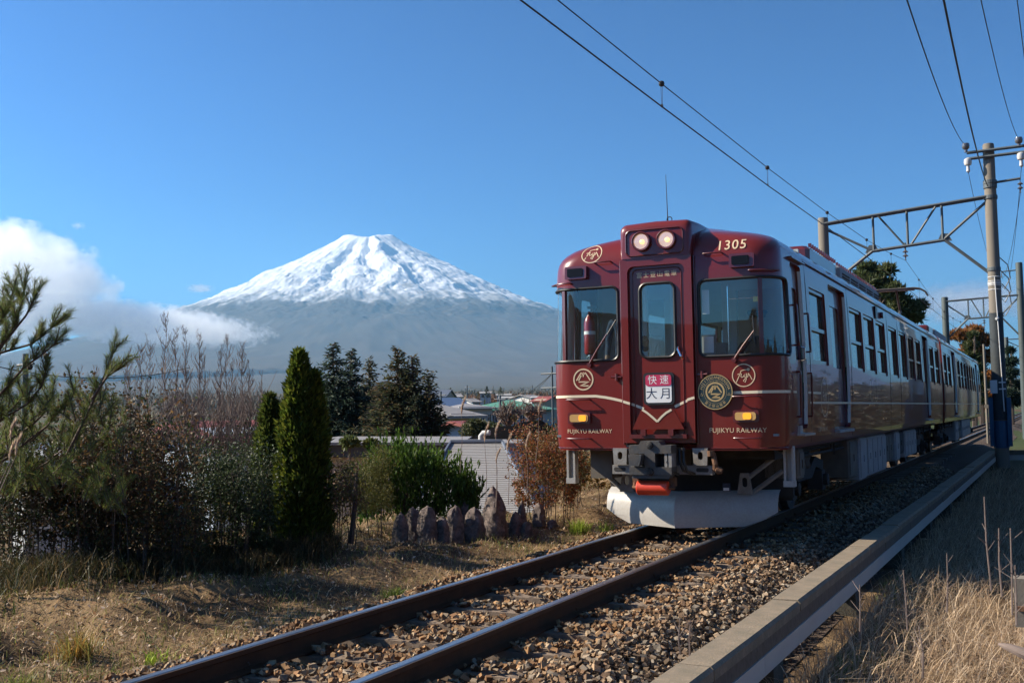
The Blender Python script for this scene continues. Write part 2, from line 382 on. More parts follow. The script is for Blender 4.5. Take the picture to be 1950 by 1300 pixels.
# rail: flat-bottom section swept along the track
def rail(sg, label):
    o = tag(link('rail', None), label, 'rail', 'running rails'); x0 = sg*(GAUGE/2+.0325)
    sec = [(-.062, -.153), (.062, -.153), (.062, -.143), (.012, -.125), (.0085, -.11), (.0085, -.05), (.0325, -.038), (.0325, -.010), (-.0325, -.010), (-.0325, -.038), (-.0085, -.05), (-.0085, -.11), (-.012, -.125), (-.062, -.143)]
    MB().prism(sec, lambda a, z: (x0+a, .5, z), lambda a, z: (x0+a, 320, z)).build('rail_web', MAT['rail_rust'], o)
    hd = [(-.0325, -.0095), (.0325, -.0095), (.0325, -.006), (.027, -.001), (.015, 0), (-.015, 0), (-.027, -.001), (-.0325, -.006)]
    MB().prism(hd, lambda a, z: (x0+a, .5, z), lambda a, z: (x0+a, 320, z)).build('rail_head', MAT['rail_head_steel'], o)
rail(-1, 'rusty steel rail with polished head, the one on the far side of the track'); rail(1, 'rusty steel rail with polished head, the one nearer the concrete trough')
# ballast bed: crowned prism under the sleepers (kind structure) with the sleepers as its pieces
def bed_z(x, y=None):
    ax = np.abs(x); z = np.where(ax < 1.30, -.205, -.205-(ax-1.30)*.40)
    return np.where(np.asarray(x) > 0, np.maximum(z, -.47), np.maximum(z, -.60))
xs = np.array([-2.5, -2.2, -1.9, -1.6, -1.35, -1.0, -.5, 0, .5, 1.0, 1.35, 1.6, 1.8, 2.0, 2.12]); ys = np.concatenate([np.linspace(.5, 40, 120), np.linspace(41, 320, 60)])
X, Y = np.meshgrid(xs, ys, indexing='ij'); Z = bed_z(X)-.035+(fbm(X*4, Y*4, 3, 61)-.5)*.03; Z[0, :] -= .12
n = len(ys); i, j = np.meshgrid(np.arange(len(xs)-1), np.arange(n-1), indexing='ij')
bedo = npmesh('track_bed', np.stack([X, Y, Z], -1).reshape(-1, 3), np.stack([i*n+j, (i+1)*n+j, (i+1)*n+j+1, i*n+j+1], -1).reshape(-1, 4), MAT['ballast_bed'], smooth=True); tag(bedo, kind='structure')
sb = MB(); sb.prism([(-1.0, -.34), (1.0, -.34), (1.0, -.175), (.9, -.156), (-.9, -.156), (-1.0, -.175)], lambda a, z: (a, -.11, z), lambda a, z: (a, .11, z))
sme = sb.mesh('sleeper'); fixn_ = bmesh.new(); fixn_.from_mesh(sme); bmesh.ops.recalc_face_normals(fixn_, faces=fixn_.faces); fixn_.to_mesh(sme); fixn_.free(); sme.materials.append(MAT['sleeper_concrete'])
fb = MB()
for sg in (-1, 1):
    for d in (-.085, .085): fb.box((sg*.566+d, 0, -.138), (.05, .10, .03)); fb.lathe([(.016, -.125), (.016, -.10), (.008, -.095)], (sg*.566+d, 0, 0), 'Z', 8)
fme = fb.mesh('rail_clip'); fme.materials.append(MAT['rail_rust'])
for k in range(62):
    y = 1.0+k*.61+random.uniform(-.03, .03)
    o = link('sleeper', sme, bedo); o.location = (random.uniform(-.03, .03)+.08, y, random.uniform(-.012, .004)); o.rotation_euler = (0, 0, random.uniform(-.012, .012))
    if k < 34: q = link('rail_clip', fme, o)
# ballast stones: joined gravel, real stones
def stones(pos, size, col0, seed):
    r_ = np.random.default_rng(seed)
    iv = np.array([(-1, -1, -1), (1, -1, -1), (1, 1, -1), (-1, 1, -1), (-1, -1, 1), (1, -1, 1), (1, 1, 1), (-1, 1, 1)])*.66
    fi = np.array([(0, 2, 1), (0, 3, 2), (4, 5, 6), (4, 6, 7), (0, 1, 5), (0, 5, 4), (1, 2, 6), (1, 6, 5), (2, 3, 7), (2, 7, 6), (3, 0, 4), (3, 4, 7)])
    n = len(pos); sc = r_.uniform(.65, 1.25, (n, 1, 3))*np.array([1, 1, .72]); v = iv[None]*sc*(1+r_.uniform(-.42, .30, (n, 8, 3)))
    a = r_.normal(size=(n, 4)); a /= np.linalg.norm(a, axis=1, keepdims=True); w, x, y, z = a.T
    M = np.stack([1-2*(y*y+z*z), 2*(x*y-w*z), 2*(x*z+w*y), 2*(x*y+w*z), 1-2*(x*x+z*z), 2*(y*z-w*x), 2*(x*z-w*y), 2*(y*z+w*x), 1-2*(x*x+y*y)], -1).reshape(n, 3, 3)
    v = np.einsum('nij,nkj->nki', M, v)*(size[:, None, None]/2)*np.array([1, 1, .85])+pos[:, None, :]
    f = fi[None]+(np.arange(n)*8)[:, None, None]
    pal = np.array(col0); c = pal[r_.integers(0, len(pal), n)]*r_.uniform(.6, 1.35, (n, 1))
    return v.reshape(-1, 3), f.reshape(-1, 3), np.repeat(c, 8, 0)
def scatter(n, x0, x1, y0, y1, seed, p=1.0):
    r_ = np.random.default_rng(seed); x = r_.uniform(x0, x1, n); u = r_.uniform(0, 1, n); y = y0*(y1/y0)**(u**p); return x, y, r_
x, y, r_ = scatter(62000, -2.1, 2.05, 3.6, 30, 3)
keep = (np.abs(np.abs(x)-.566) > .075) & ~((y > 23) & (np.abs(x) < 1))
sl_d = np.abs((y-1.0+.305) % .61-.305); on_sl = (sl_d < .12) & (np.abs(x) < 1.02); keep &= ~on_sl | (r_.uniform(0, 1, len(x)) < .55)
shade = (x > -.566) & (x < -.15); keep &= ~shade | (r_.uniform(0, 1, len(x)) < .6)
keep &= (x > -1.75-.35*vnoise(y*1.7, y*0, 9))
x, y = x[keep], y[keep]; z = bed_z(x)+r_.uniform(-.02, .035, len(x))+.04*sstep(.75, 1.3, x)*(1-sstep(1.5, 2.0, x))+(fbm(x*3, y*3, 2, 4)-.5)*.06
on_sl = on_sl[keep]; z = np.where(on_sl, -.13+r_.uniform(-.01, .01, len(x)), z)
size = r_.uniform(.028, .066, len(x))*np.where(y > 16, 1.35, 1.0)
v, f, c = stones(np.stack([x, y, z], -1), size, [(.23, .145, .08), (.18, .11, .065), (.27, .185, .11), (.12, .08, .05), (.27, .22, .16), (.19, .165, .135)], 11)
c = c*np.array([1.1, 1.0, .88]); grey = sstep(.9, 1.9, v[:, 0])[:, None]*.5; c = c*(1-grey)+grey*(c.mean(1, keepdims=True)*np.array([1.12, 1.08, .95])*1.15)
tag(npmesh('ballast', v, f, MAT['ballast_stone'], col=c), 'brown crushed stone ballast heaped along and between the rails', 'ballast', kind='stuff')

# ================================================================== cable trough
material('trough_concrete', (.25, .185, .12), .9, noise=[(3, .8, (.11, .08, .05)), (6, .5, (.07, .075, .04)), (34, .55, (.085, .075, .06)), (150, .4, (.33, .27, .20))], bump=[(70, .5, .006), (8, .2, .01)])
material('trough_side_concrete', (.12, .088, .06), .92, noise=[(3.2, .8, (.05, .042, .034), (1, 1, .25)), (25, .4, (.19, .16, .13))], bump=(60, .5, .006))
material('trough_strip', (.46, .43, .39), .6, noise=[(4, .5, (.36, .34, .31), (1, .4, 1))])
material('post_concrete', (.075, .065, .05), .95, noise=(6, .7, (.035, .04, .022)), bump=(40, .6, .01))
tr = thing('cable_trough', 'long raised concrete cable trough on posts with pale lower strip beside the ballast', 'cable trough')
TX = lambda y: 1.972+.0062*(y-5)
lid = MB(); w = .215; lid.v = []; 
prof = [(.0, -.075), (.0, -.012), (.012, 0), (w-.02, 0), (w, -.02), (w, -.075)]
lid.prism(prof, lambda a, z: (a, 0.004, z), lambda a, z: (a, 1.096, z)); lme = lid.mesh('lid'); bm_ = bmesh.new(); bm_.from_mesh(lme); bmesh.ops.recalc_face_normals(bm_, faces=bm_.faces); bm_.to_mesh(lme); bm_.free(); lme.materials.append(MAT['trough_concrete'])
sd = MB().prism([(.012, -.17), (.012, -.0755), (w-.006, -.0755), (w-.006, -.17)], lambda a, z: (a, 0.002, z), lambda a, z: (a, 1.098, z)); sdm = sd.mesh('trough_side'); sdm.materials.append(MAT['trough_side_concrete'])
sp = MB().prism([(.0, -.295), (.0, -.1705), (w+.004, -.1705), (w+.004, -.295)], lambda a, z: (a, 0.001, z), lambda a, z: (a, 2.197, z)); spm = sp.mesh('pale_strip'); spm.materials.append(MAT['trough_strip'])
pm = MB().bb(-.10, .115, -.14, .14, -.95, -.2955).mesh('post'); pm.materials.append(MAT['post_concrete'])
for me_ in (sdm, spm, pm):
    b_ = bmesh.new(); b_.from_mesh(me_); bmesh.ops.recalc_face_normals(b_, faces=b_.faces); b_.to_mesh(me_); b_.free()
for k in range(31):
    y = 2.52+k*1.1
    for nm, me_ in (('lid', lme), ('trough_side', sdm)):
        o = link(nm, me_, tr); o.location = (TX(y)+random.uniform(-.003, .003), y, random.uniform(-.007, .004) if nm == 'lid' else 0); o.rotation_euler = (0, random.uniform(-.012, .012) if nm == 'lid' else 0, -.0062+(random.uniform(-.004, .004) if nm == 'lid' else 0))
    if k % 2 == 0: o = link('pale_strip', spm, tr); o.location = (TX(y), y, 0); o.rotation_euler = (0, 0, -.0062)
for y in (3.9, 7.25, 10.45, 13.7, 16.95, 20.2, 23.5, 27): o = link('post', pm, tr); o.location = (TX(y)+.11, y, 0)
cj = thing_part('branch_trough', tr); b = MB(); b.bb(2.40, 7.5, 36.7, 36.95, -.14, .0); b.build('branch_lid', MAT['trough_concrete'], cj); b = MB(); b.bb(2.40, 7.5, 36.71, 36.94, -.3, -.142); b.build('branch_strip', MAT['trough_strip'], cj)
# ================================================================== the train
YF = 11.51                     # plane of the flat front
material('maroon_paint', (.155, .016, .014), .32, coat=.66, coat_rough=.015, spec=.2, noise=[(1.1, .25, (.12, .014, .012)), (9, .14, (.18, .035, .028)), (2.2, .16, (.09, .04, .033), (1, 1, .25))], bump=[(1.3, .030, .06, (1, .5, .18)), (5, .012, .02, (1, 1, .12))])
material('maroon_door_paint', (.10, .010, .010), .36, coat=.7, coat_rough=.03, noise=(2.0, .2, (.09, .012, .014)))
material('cab_lining', (.68, .78, .78), .55, noise=(3, .3, (.58, .66, .67)))
material('roof_grey', (.30, .31, .33), .65, noise=(3, .5, (.18, .18, .18)))
material('rubber_black', (.012, .012, .013), .45)
material('beige_lettering', (.62, .47, .30), .5)
material('stripe_cream', (.70, .60, .43), .45)
material('steel_grey_paint', (.27, .265, .25), .55, noise=[(6, .6, (.13, .11, .09)), (30, .3, (.10, .07, .05))], bump=(25, .15, .01))
material('plow_grey_paint', (.40, .39, .37), .42, noise=[(3.5, .5, (.30, .29, .27)), (40, .22, (.16, .12, .09))], bump=[(5, .15, .03)])
material('coupler_dark', (.045, .047, .05), .5, noise=(9, .7, (.10, .08, .06)), bump=(30, .3, .01))
material('under_dark', (.022, .021, .021), .8, noise=(8, .6, (.05, .042, .035)))
material('box_pale_grey', (.34, .35, .36), .55, noise=[(4, .5, (.22, .21, .20)), (30, .25, (.15, .13, .11))])
material('box_brown', (.14, .12, .095), .7, noise=(6, .6, (.07, .06, .05)))
material('rust', (.16, .075, .035), .85, noise=(14, .8, (.06, .032, .02)), bump=(40, .5, .01))
material('tank_orange', (.62, .055, .02), .42, noise=(9, .4, (.40, .035, .015)), bump=(16, .2, .01))
material('lamp_housing', (.10, .011, .012), .35, coat=.8)
material('lens_dark', (.006, .006, .007), .3, spec=.2)
material('chrome', (.75, .75, .75), .12, metal=1)
material('filament_warm', (1, .7, .3), .4, emit=((1.0, .55, .16), 1.6))
material('lit_reflector', (.8, .78, .75), .3, metal=1, emit=((1.0, .55, .18), .34))
material('amber_lit', (.8, .35, .03), .25, emit=((1.0, .33, .02), .42), coat=1)
material('amber_glass', (.55, .33, .12), .2, coat=1)
material('sign_white', (.72, .73, .72), .4)
material('sign_red', (.48, .03, .09), .4)
material('sign_navy', (.012, .022, .06), .35)
material('emblem_green', (.010, .030, .034), .35, coat=.5)
material('emblem_gold', (.52, .36, .16), .4, metal=.3)
material('interior_grey', (.55, .64, .66), .6)
material('interior_tan', (.50, .42, .32), .7, noise=(2, .4, (.36, .30, .23)))
material('panel_dark', (.16, .18, .19), .5)
material('seat_moquette', (.05, .10, .06), .9)
material('extinguisher_red', (.22, .010, .014), .3, coat=1)
material('wheel_steel', (.17, .16, .155), .45, metal=.6, noise=(12, .6, (.07, .06, .05)))
glass_mat('cab_glass', (.90, .95, .95), ior=1.9)
glass_mat('side_glass', (.58, .65, .66), ior=1.55)
glass_mat('lens_glass', (.9, .9, .92), ior=1.5)

HWZ = [(.95, 1.335), (.985, 1.348), (1.06, 1.356), (1.5, 1.37), (2.0, 1.37), (2.9, 1.338), (3.06, 1.328), (3.13, 1.318), (3.19, 1.30), (3.24, 1.272), (3.29, 1.225), (3.33, 1.165), (3.37, 1.075), (3.41, .955), (3.45, .815), (3.485, .66), (3.51, .52), (3.53, .37), (3.54, .22)]
YFZ = [(.95, .0), (2.9, 0), (3.06, .006), (3.13, .018), (3.19, .04), (3.24, .07), (3.29, .11), (3.33, .155), (3.37, .21), (3.41, .28), (3.45, .37), (3.485, .47), (3.51, .56), (3.53, .66), (3.54, .78)]
def hw(z): return float(np.interp(z, *zip(*HWZ)))
def yf(z): return float(np.interp(z, *zip(*YFZ)))
def rc(z): return min(.30+yf(z)*1.3, hw(z)*.92)
def skin(s, z, off=0.0):
    """a point on the front skin: s metres from the centre line along the outline, z up, off outward"""
    sg = -1 if s < 0 else 1; s = abs(s); w, r, y0 = hw(z), rc(z), YF+yf(z)
    fl = w-r; arc = r*math.pi/2
    if s <= fl: return (sg*s, y0-off, z)
    if s <= fl+arc:
        a = (s-fl)/r; return (sg*(fl+(r+off)*math.sin(a)), y0+r-(r+off)*math.cos(a), z)
    return (sg*(w+off), y0+r+(s-fl-arc), z)

def loft_body(y1, inset=0.0, front=True, y0=None):
    zs = [q[0] for q in HWZ]; b = MB(); rings = []
    for k, z in enumerate(zs):
        w = hw(z)-inset; zz = z
        if inset: zz = .95+inset*1.5+k*.004 if k < 2 else (z if z < 3.1 else z-inset*min(1, (z-3.1)/.2))
        w = max(w, .12); pts = []
        if front:
            r = max(.05, rc(z)-inset); yy = YF+yf(z)+inset; fl = w-r
            half = [(fl*t, yy) for t in (0.0, .34, .67, 1.0)]+[(fl+r*math.sin(a), yy+r-r*math.cos(a)) for a in np.linspace(0, math.pi/2, 11)[1:]]
            pts = [(-p[0], p[1]) for p in half[::-1]][:-1]+half
        else: pts = [(-w, y0+inset), (w, y0+inset)]
        pts += [(w, y1-inset), (-w, y1-inset)]
        rings.append([(p[0], p[1], zz) for p in pts])
    n = len(rings[0]); vs = [p for r_ in rings for p in r_]
    fs = [tuple(range(n-1, -1, -1)), tuple(range((len(rings)-1)*n, len(rings)*n))]
    for i in range(len(rings)-1):
        for j in range(n): l = (j+1) % n; fs.append((i*n+j, i*n+l, i*n+n+l, i*n+n+j))
    return b.add(vs, fs)

def rrect(a0, a1, b0, b1, r, n=5):
    pts = []
    for (ca, cb, st) in ((a1-r, b0+r, -90), (a1-r, b1-r, 0), (a0+r, b1-r, 90), (a0+r, b0+r, 180)):
        for k in range(n+1):
            an = R(st+90*k/n); pts.append((ca+r*math.cos(an), cb+r*math.sin(an)))
    return pts
def rcols(a0, a1, b0, b1, r, n=5, mid=14):
    """columns (a, lo, hi) across a rounded rectangle"""
    out = []
    for k in range(n+1):
        an = math.pi/2*k/n; d = r*(1-math.sin(an)); out.append((a0+r*(1-math.cos(an)), b0+d, b1-d))
    for t in np.linspace(a0+r, a1-r, mid)[1:-1]: out.append((t, b0, b1))
    for k in range(n, -1, -1):
        an = math.pi/2*k/n; d = r*(1-math.sin(an)); out.append((a1-r*(1-math.cos(an)), b0+d, b1-d))
    return out
def patch(b, cols, f, m=0):
    vs = []; fs = []
    for (a, lo, hi) in cols: vs += [f(a, lo), f(a, (lo+hi)/2), f(a, hi)]
    for i in range(len(cols)-1):
        for k in range(2): fs.append((i*3+k, i*3+3+k, i*3+4+k, i*3+1+k))
    return b.add(vs, fs, m)
def cutter(b, cols, f0, f1):
    vs = []; fs = []; n = len(cols)
    for (a, lo, hi) in cols: vs += [f0(a, lo), f0(a, hi), f1(a, hi), f1(a, lo)]
    for i in range(n-1):
        for k in range(4): l = (k+1) % 4; fs.append((i*4+k, i*4+l, i*4+4+l, i*4+4+k))
    fs += [(0, 1, 2, 3), (n*4-1, n*4-2, n*4-3, n*4-4)]
    return b.add(vs, fs)
def fixn(me):
    bm = bmesh.new(); bm.from_mesh(me); bmesh.ops.remove_doubles(bm, verts=bm.verts, dist=1e-6); bmesh.ops.recalc_face_normals(bm, faces=bm.faces); bm.to_mesh(me); bm.free(); return me
def boolean(me, tools):
    o = link('tool_target', me); tl = []
    for t in tools:
        q = link('tool', fixn(t)); tl.append(q); md = o.modifiers.new('b', 'BOOLEAN'); md.operation = 'DIFFERENCE'; md.solver = 'EXACT'; md.object = q
    dg = bpy.context.evaluated_depsgraph_get(); out = bpy.data.meshes.new_from_object(o.evaluated_get(dg))
    for q in [o]+tl: bpy.data.objects.remove(q)
    return out
def car_shell(outer, inner, cuts, parent, ylo, yhi):
    me = boolean(fixn(outer.mesh()), [inner.mesh(), cuts.mesh()])
    me.materials.clear()
    for k in ('maroon_paint', 'cab_lining', 'roof_grey'): me.materials.append(MAT[k])
    idx = []
    for p in me.polygons:
        c = p.center; w = hw(min(max(c.z, .95), 3.53))
        zt = float(np.interp(abs(c.x), [q[1] for q in HWZ[::-1]], [q[0] for q in HWZ[::-1]]))
        ins = abs(c.x) < w-.03 and c.z < zt-.03 and c.z > .99 and c.y > ylo+.032+yf(c.z) and c.y < yhi-.03
        if ins and abs(c.y-ylo) < 1.0 and rc(c.z) > 0:      # front corner: measure from the arc
            r = rc(c.z); fx = w-r
            y_ = YF+yf(c.z)
            if abs(c.x) > fx and c.y < y_+r: ins = math.hypot(abs(c.x)-fx, c.y-(y_+r)) < r-.03
        idx.append(1 if ins else 0)
    me.polygons.foreach_set('material_index', np.array(idx, np.int32))
    sm(me, 28)
    # big flat panels keep flat normals so reflections stay clean
    for p in me.polygons:
        if p.area > .25: p.use_smooth = False
    o = link('body', me, parent); return o

def text2d(body, size, spacing=1.0, bold=0.0):
    cu = bpy.data.curves.new('lettering', 'FONT'); cu.body = body; cu.size = size; cu.space_character = spacing; cu.align_x = 'CENTER'; cu.align_y = 'CENTER'; cu.offset = bold; cu.resolution_u = 3
    o = link('lettering', cu); dg = bpy.context.evaluated_depsgraph_get(); me = bpy.data.meshes.new_from_object(o.evaluated_get(dg))
    v = [(q.co.x, q.co.y) for q in me.vertices]; f = [tuple(p.vertices) for p in me.polygons]
    bpy.data.objects.remove(o); bpy.data.meshes.remove(me); return v, f
def put_text(b, body, size, cx, cz, f, spacing=1.0, bold=0.0, sx=1.0, rot=0.0, m=0):
    v, fs = text2d(body, size, spacing, bold); c, s_ = math.cos(rot), math.sin(rot)
    return b.add([f(cx+(x*sx*c-y*s_), cz+(x*sx*s_+y*c)) for x, y in v], fs, m)
def ribbon(b, pts, w, f, m=0, closed=False):
    if not closed:
        q = [pts[0]]
        for a, c in zip(pts[:-1], pts[1:]):
            k = max(1, int(math.hypot(c[0]-a[0], c[1]-a[1])/.045))
            q += [(a[0]+(c[0]-a[0])*i/k, a[1]+(c[1]-a[1])*i/k) for i in range(1, k+1)]
        pts = q
    n = len(pts); vs = []
    for i, p in enumerate(pts):
        a = pts[i-1] if (closed or i) else p; c = pts[(i+1) % n] if (closed or i < n-1) else p
        t = Vector((c[0]-a[0], c[1]-a[1])); t = t.normalized() if t.length else Vector((1, 0)); nx, nz = -t.y*w/2, t.x*w/2
        vs += [f(p[0]+nx, p[1]+nz), f(p[0]-nx, p[1]-nz)]
    fs = [(2*i, 2*((i+1) % n), 2*((i+1) % n)+1, 2*i+1) for i in range(n if closed else n-1)]
    return b.add(vs, fs, m)
def circ(cx, cz, rx, rz=None, n=40, a0=0, a1=360):
    rz = rz or rx; full = a1-a0 == 360
    return [(cx+rx*math.cos(R(a0+(a1-a0)*k/(n if full else n-1))), cz+rz*math.sin(R(a0+(a1-a0)*k/(n if full else n-1)))) for k in range(n)]
def disc(b, cx, cz, r, f, m=0, rz=None):
    p = circ(cx, cz, r, rz, 40); return b.add([f(*q) for q in p], [tuple(range(40))], m)
def on_skin(off): return lambda s, z: skin(s, z, off)
dec = lambda b, name, mat, parent: b.build(name, MAT[mat], parent, fix=False)

WIN_Z = (1.93, 2.86)
CAR1_END, CAR2_BEG, CAR2_END = 30.85, 31.35, 49.0
def side_fittings(car, wins, doors, y_lo, y_hi, cuts):
    """side windows with sashes and sliding doors on both flanks"""
    for sg in (-1, 1):
        fx = lambda d: (lambda a, z: (sg*(hw(z)+d), a, z))
        for (a, c, kind) in wins:
            cutter(cuts, rcols(a, c, WIN_Z[0], WIN_Z[1], .03, 2, 3), fx(.2), fx(-.2))
            w = MB().prism(rrect(a+.004, c-.004, WIN_Z[0]+.004, WIN_Z[1]-.004, .03, 2), fx(-.055), fx(-.05))
            root = w.build('window', MAT['side_glass'], car, fix=True)
            fr = MB(); zm = 2.36
            for (a0, a1, z0, z1) in ((a, a+.045, *WIN_Z), (c-.045, c, *WIN_Z), (a+.045, c-.045, WIN_Z[0], WIN_Z[0]+.05), (a+.045, c-.045, WIN_Z[1]-.045, WIN_Z[1]))+(((a+.045, c-.045, zm-.02, zm+.025),) if kind else ()):
                fr.prism([(a0, z0), (a1, z0), (a1, z1), (a0, z1)], fx(-.045), fx(-.018))
            fr.build('sash_frame', MAT['maroon_door_paint'], root)
        for (a, c) in doors:
            cutter(cuts, rcols(a, c, 1.12, 3.03, .06, 3, 3), fx(.2), fx(-.2))
            d = MB(); o_ = [(a-.02, 1.10), (c+.02, 1.10), (c+.02, 3.05), (a-.02, 3.05)]
            wi = rrect(a+.22, c-.22, 1.93, 2.78, .07, 4)
            plate_hole(d, o_, wi, fx(-.075), fx(-.105))
            root = d.build('door', MAT['maroon_door_paint'], car, smooth=30)
            jb = MB(); plate_hole(jb, [(a-.05, 1.07), (c+.05, 1.07), (c+.05, 3.08), (a-.05, 3.08)], rrect(a, c, 1.12, 3.03, .06, 3), fx(-.0405), fx(-.0745)); jb.build('door_jamb', MAT['maroon_door_paint'], root, smooth=30)
            MB().prism(wi, fx(-.088), fx(-.092)).build('pane', MAT['side_glass'], root)
            MB().prism(rrect(a+.20, c-.20, 1.91, 2.80, .08, 4), fx(-.0748), fx(-.0742)) if False else None
            st = MB(); st.prism([(a+.05, 1.065), (c-.05, 1.065), (c-.05, 1.10), (a+.05, 1.10)], fx(.0), fx(.06)); st.build('door_step', MAT['box_pale_grey'], root)
        # rain strip along the roof edge
        MB().tube([(sg*(hw(3.13)+.012), y, 3.13) for y in np.linspace(y_lo, y_hi, 12)], .011, 5).build('rain_gutter', MAT['maroon_door_paint'], car)
        MB().prism([(y_lo, 1.444), (y_hi, 1.444), (y_hi, 1.470), (y_lo, 1.470)], fx(.001), fx(.0025)).build('stripe', MAT['stripe_cream'], car)
def plate_hole(b, outer, inner, f0, f1, m=0):
    """flat plate with a hole; outer has 4 corners (ccw from lower left), inner is ccw starting lower right"""
    n = len(inner); q = n//4; start = [1, 2, 3, 0]
    for f in (f0, f1):
        vs = [f(*p) for p in inner]+[f(*p) for p in outer]; fs = []
        for k in range(4):
            for i in range(k*q, k*q+q-1): fs.append((i, i+1, n+start[k]))
            j = (k+1)*q % n; fs.append((k*q+q-1, j, n+start[(k+1) % 4], n+start[k]))
        b.add(vs, fs, m)
    for loop in (inner, outer):
        k = len(loop); b.add([f0(*p) for p in loop]+[f1(*p) for p in loop], [(i, (i+1) % k, k+(i+1) % k, k+i) for i in range(k)], m)

def bogie(car, y):
    b = thing_part('bogie', car)
    for dy in (-.95, .95):
        ax = MB().tube([(-.75, y+dy, .40), (.75, y+dy, .40)], .075, 10).build('axle', MAT['under_dark'], b)
        for sg in (-1, 1):
            MB().lathe([(.05, -.05), (.17, -.05), (.19, -.02), (.33, -.03), (.345, -.05), (.41, -.05), (.41, .05), (.435, .06), (.435, .085), (.05, .085)] if sg < 0 else [(.05, -.085), (.435, -.085), (.435, -.06), (.41, -.05), (.41, .05), (.345, .05), (.33, .03), (.19, .02), (.17, .05), (.05, .05)], (sg*.56, y+dy, .41), 'X', 28).build('wheel', MAT['wheel_steel'], b, smooth=30)
    for sg in (-1, 1):
        x = sg*.93; f = MB()
        pr = [(y-1.25, .52), (y-.75, .60), (y-.45, .46), (y+.45, .46), (y+.75, .60), (y+1.25, .52), (y+1.25, .66), (y+.70, .74), (y+.40, .62), (y-.40, .62), (y-.70, .74), (y-1.25, .66)]
        f.prism(pr, lambda a, z: (x-.07, a, z), lambda a, z: (x+.07, a, z))
        for dy in (-.95, .95): f.box((x+sg*.03, y+dy, .41), (.2, .24, .26)); f.lathe([(.08, -.04), (.08, .04), (.03, .05)] if sg > 0 else [(.03, -.05), (.08, -.04), (.08, .04)], (x+sg*.15, y+dy, .41), 'X', 14)
        f.build('side_frame', MAT['under_dark'], b)
        sp = MB()
        for dy in (-.12, .12): sp.lathe([(.10, 0), (.115, .05), (.10, .1), (.115, .15), (.10, .2), (.115, .25), (.10, .3)], (x, y+dy*1.3, .60), 'Z', 14)
        sp.build('air_spring', MAT['rubber_black'], b, smooth=40)
    return b



def underframe(car, y0, y1, boxes):
    MB().bb(-1.18, 1.18, y0+.5, y1-.3, .90, .985).build('underframe', MAT['under_dark'], car)
    for (a, c, z0, z1, xo, mat) in boxes:
        for sg in (1, -1):
            b = MB().bevbox(min(sg*xo, sg*(xo-.42)), max(sg*xo, sg*(xo-.42)), a, c, z0, z1, .02)
            e = b.build('equipment_box', MAT[mat], car)
            k = MB(); n = max(1, int((c-a)/.5))
            for i in range(n):
                p, q = a+(c-a)*i/n+.03, a+(c-a)*(i+1)/n-.03
                k.bb(*sorted((sg*xo, sg*(xo+.012))), p, q, z0+.05, z1-.05)
                k.bb(*sorted((sg*(xo+.012), sg*(xo+.025))), (p+q)/2-.02, (p+q)/2+.02, (z0+z1)/2-.05, (z0+z1)/2+.05)
            k.build('cover', MAT[mat], e)
    p = MB()
    for i in range(26):
        y = random.uniform(y0+1, y1-1); p.tube([(1.15, y, .96), (1.15, y, random.uniform(.72, .86))], .012, 5)
    for (x, z) in ((1.08, .86), (1.12, .80), (-1.1, .84)): p.tube([(x, y0+1.0, z), (x, y1-.6, z)], .02, 6)
    p.build('pipework', MAT['under_dark'], car)

# ------------------------------------------------------------------ leading car
car = thing('train_car', 'glossy maroon leading rail car with lit headlights and snow plough', 'train car', 'maroon train cars')
cuts = MB()
WS = (.475, 1.66); WZ = (1.975, 2.815)      # wrap-round cab windows: arc length and height
for sg in (-1, 1):
    cutter(cuts, [(sg*a, lo, hi) for a, lo, hi in rcols(*WS, *WZ, .075, 5, 22)], on_skin(.2), on_skin(-.2))
DS = rrect(-.205, .205, 1.985, 2.82, .085, 5)
fplane = lambda y: (lambda a, z: (a, y, z))
cuts.prism(rrect(-.33, .33, 1.08, 3.02, .07, 4), fplane(YF-.4), fplane(YF+.2))       # end door opening
cuts.bb(-.41, .41, YF-.3, YF+.32, .80, 1.03)                                          # notch over the coupler
wins1 = [(13.22, 14.25, 1), (16.15, 17.30, 1), (17.50, 18.62, 1), (18.84, 19.95, 1), (20.42, 21.60, 0), (21.95, 23.05, 0), (23.40, 24.45, 1), (24.72, 25.85, 1), (27.85, 28.90, 1), (29.25, 30.30, 1)]
doors1 = [(14.55, 15.85), (26.30, 27.55)]
side_fittings(car, wins1, doors1, 12.95, CAR1_END-.02, cuts)
